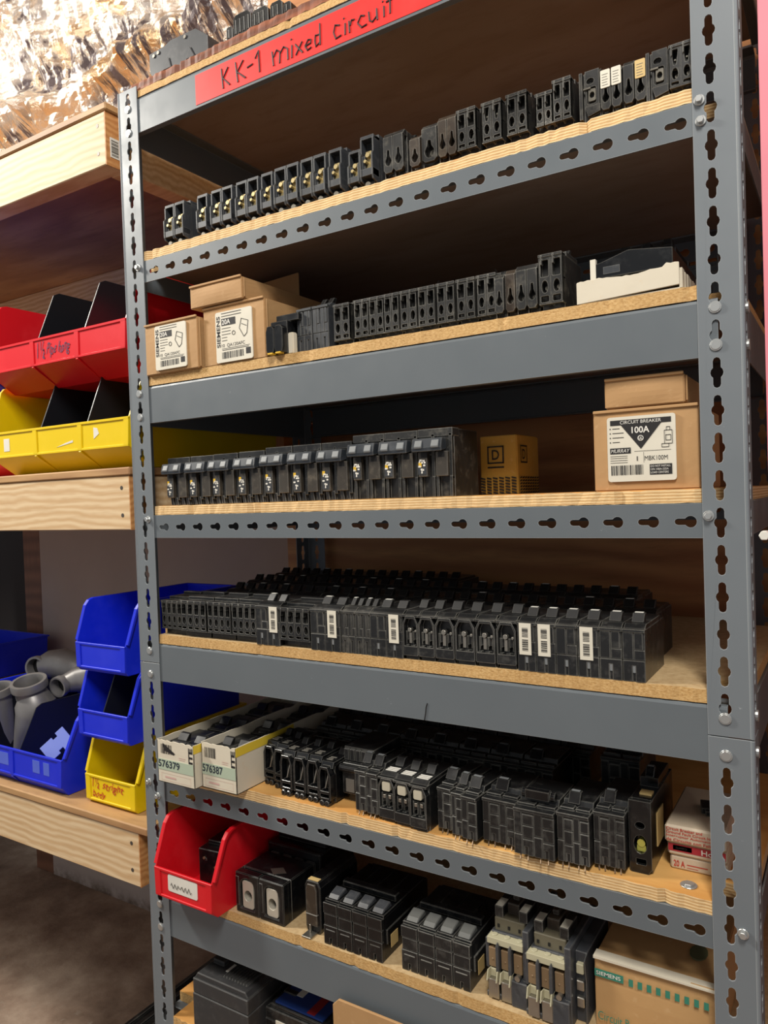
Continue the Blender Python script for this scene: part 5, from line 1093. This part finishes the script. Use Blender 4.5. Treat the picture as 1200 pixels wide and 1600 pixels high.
# --- seventh shelf big carton
T = BT['G']
gb = cbox('cardboard_box', 'large cardboard box with teal squares at the right end of the seventh shelf', (0.712, 0.028, T), 0.133, 0.30, 0.083, card_mat('warm_cardboard', (198, 158, 106), (182, 140, 90)), seed=9, seam=True, bulge=0.003)
b = M(); y = -0.0042
b.cur = 0; rect(b, 0.001, 0.034, 0.062, 0.071, y+0.0006)
for k in range(9): rect(b, 0.040+k*0.0100, 0.045+k*0.0100, 0.0615, 0.0700, y+0.0002)
put_text(b, 'Circuit B', 0.004, 0.012, 0.040, 0.022, y, 0.0); b.cur = 1; put_text(b, 'SIEMENS', 0.003, 0.0645, 0.031, 0.0690, y, 0.01)
b.build('print', [TEAL, INKW], gb); b = M(); b.prism(ellipse(0.105, 0.060, 0.010, 0.016), 0.0845, 0.0858, 'z'); b.build('hand_hole', base_mat('dull_green', lin(96, 100, 70), 0.7), gb)
b = M(); b.prism([(0.0, 0.0), (0.133, 0.0), (0.133, 0.002), (0.0, 0.003)], -0.005, 0.010, 'y'); b.warp(lambda x, y, z: (x, y, z+0.083)); b.build('torn_edge', WCARD, gb)

# ------------------------------------------------------------------ lowest shelf (H)
T = BT['H']
DKGREY = plastic_black('dark_grey_case', (50, 50, 51), (112, 110, 106), 0.35, 0.5, 0.3)
def bigcase(label, loc, w, d, h, rz=0.0, blue=False):
    t = thing('industrial_breaker', label, 'breaker', loc, rz); b = M()
    b.box(0, w, 0, d, 0, h*0.62); b.box(0.0006, w-0.0006, 0.0006, d, h*0.63, h*0.90); b.prism([(w*0.0+0.002, h*0.9), (w-0.002, h*0.9), (w-0.008, h), (0.008, h)], 0.004, d*0.9)
    b.box(w*0.10, w*0.30, d*0.18, d*0.24, h*0.98, h*1.08); b.box(w*0.28, w*0.9, d*0.30, d*0.7, h*0.98, h*1.04)
    for k in range(9): b.box(w*0.45+k*w*0.05, w*0.47+k*w*0.05, d*0.08, d*0.35, h*0.98, h*1.03)
    b.build('case', DKGREY if not blue else BLACK, t, 0.002)
    if blue:
        M().box(w*0.12, w*0.88, d*0.05, d*0.50, h*1.0, h*1.045).build('blue_label', base_mat('navy_label', lin(34, 62, 128), 0.35), t)
        M().box(w*0.62, w*0.74, d*0.06, d*0.44, h*1.045, h*1.052).build('red_stripe', base_mat('red_stripe', lin(150, 40, 44), 0.4), t)
        s = M(); s.box(w*0.30, w*0.40, d*0.20, d*0.30, h*1.045, h*1.054); s.build('small_sticker', LABELW, t)
        s = M(); s.box(w*0.18, w*0.62, -0.001, 0.0006, h*0.28, h*0.66); s = s.build('white_sticker', LABEL, t); c = M()
        for k in range(4): rect(c, w*0.22, w*(0.56-0.05*k), h*(0.56-k*0.07), h*(0.575-k*0.07), -0.0014)
        c.build('print', INKG, s)
    else:
        M().box(w*0.40, w*0.46, d*0.14, d*0.24, h*1.0, h*1.012).build('small_sticker', LABELW, t)
        M().box(w*0.32, w*0.40, d*0.52, d*0.60, h*1.0, h*1.05).build('rating_plate', GREYT, t)
    return t
bigcase('large dark grey molded breaker at the left end of the lowest shelf', (0.066, 0.000, T), 0.118, 0.20, 0.085)
bigcase('black breaker with blue and red top label on the lowest shelf', (0.192, 0.030, T), 0.120, 0.17, 0.060, 0, True)
bigcase('black breaker beside the cardboard sheet on the lowest shelf', (0.318, 0.065, T), 0.060, 0.12, 0.062, 0)
cs = cbox('cardboard_box', 'cardboard box with raised flap at the bottom edge of the photo', (0.385, 0.03, T), 0.20, 0.24, 0.095, CARDD, seed=10, seam=False)
b = M(); b.prism([(0.0, 0.0), (0.20, 0.0), (0.20, 0.055), (0.010, 0.055), (0.0, 0.045)], -0.004, 0.0); b.warp(lambda x, y, z: (x-0.028, y-0.040, z+0.094)); b.build('raised_flap', CARD, cs, 0.0008)
mt = M(); mt.box(-0.42, -0.03, 0.14, 0.55, FLOORZ+0.003, FLOORZ+0.012)
for k in range(16): mt.box(-0.418+k*0.024, -0.408+k*0.024, 0.145, 0.545, FLOORZ+0.012, FLOORZ+0.018)
mt.warp(lambda x, y, z: (x, y+(x+0.42)*0.0, z)); tag(mt.build('rubber_mat', BLACK, bevel=0.001), 'black ribbed rubber mat on the floor behind the left post', 'mat')
# ------------------------------------------------------------------ top shelf
T = 0.2197
t = thing('circuit_breaker', 'large slate-grey breaker lying on its side on the top board', 'breaker', (0.040, 0.010, T), 0.0)
b = M(); b.prism([(0.0, 0.012), (0.008, 0.0), (0.118, 0.0), (0.128, 0.006), (0.128, 0.028), (0.104, 0.046), (0.048, 0.047), (0.036, 0.043), (0.0, 0.041)], 0.0, 0.060); b.prism([(0.03, 0.004), (0.045, 0.022), (0.050, 0.004)], -0.002, 0.0); b.prism([(0.082, 0.004), (0.092, 0.022), (0.102, 0.004)], -0.002, 0.0); b.build('case', SLATE, t, 0.0015)
b = M()
for cx, cz in ((0.012, 0.034), (0.022, 0.036), (0.082, 0.040)): b.cyl((cx, cz), 0.0028, -0.0016, 0.0, n=10)
b.cyl((0.060, 0.050), 0.004, 0.012, 0.020, n=8); b.build('terminal_screw', METAL, t)
b = M(); b.box(0.10, 0.15, 0.062, 0.10, 0.0, 0.026); b.warp(lambda x, y, z: (x+0.040, y+0.010, z+T)); o = b.build('circuit_breaker', BLACK, bevel=0.001); tag(o, 'dark breaker just behind the large one on the top board', 'breaker')
for i, (x, w, h) in enumerate(((0.212, 0.012, 0.018), (0.226, 0.034, 0.030), (0.262, 0.030, 0.024), (0.296, 0.022, 0.022), (0.320, 0.013, 0.014))):
    t = thing('circuit_breaker', '%s in the small black group on the top board' % ('lowest leftmost breaker', 'tallest breaker', 'middle ribbed breaker', 'fourth breaker', 'rightmost breaker')[i], 'breaker', (x, 0.004, T), 0, 'small black group on the top board')
    b = M(); b.prism([(0, 0), (w, 0), (w, h*0.8), (w*0.8, h), (w*0.15, h), (0, h*0.85)], 0, 0.05)
    for k in range(int(w/0.008)): b.box(0.001+k*0.008, 0.006+k*0.008, -0.001, 0.0, h*0.08, h*0.75)
    b.build('case', BLACK, t, 0.0008); tg = toggle(w/2, w*0.4, 0.02, h-0.0005, None, 0.006); link(tg[0], tg[1], t)
# hose in the dark opening at the left
b = M(); b.tube([(-1.32, 0.70, -0.50), (-1.30, 0.70, -0.62), (-1.34, 0.72, -0.72), (-1.42, 0.74, -0.82), (-1.46, 0.76, -1.0), (-1.46, 0.76, FLOORZ+0.02)], 0.022, 12); hs = b.build('hose', base_mat('black_rubber', lin(40, 36, 36), 0.6), smooth=True); tag(hs, 'black hose hanging by the brown stud in the dark opening', 'hose')
b = M(); b.tube([(-1.352, 0.724, -0.735), (-1.362, 0.728, -0.748)], 0.0245, 14); b.build('hose_clamp', RIVET, hs)
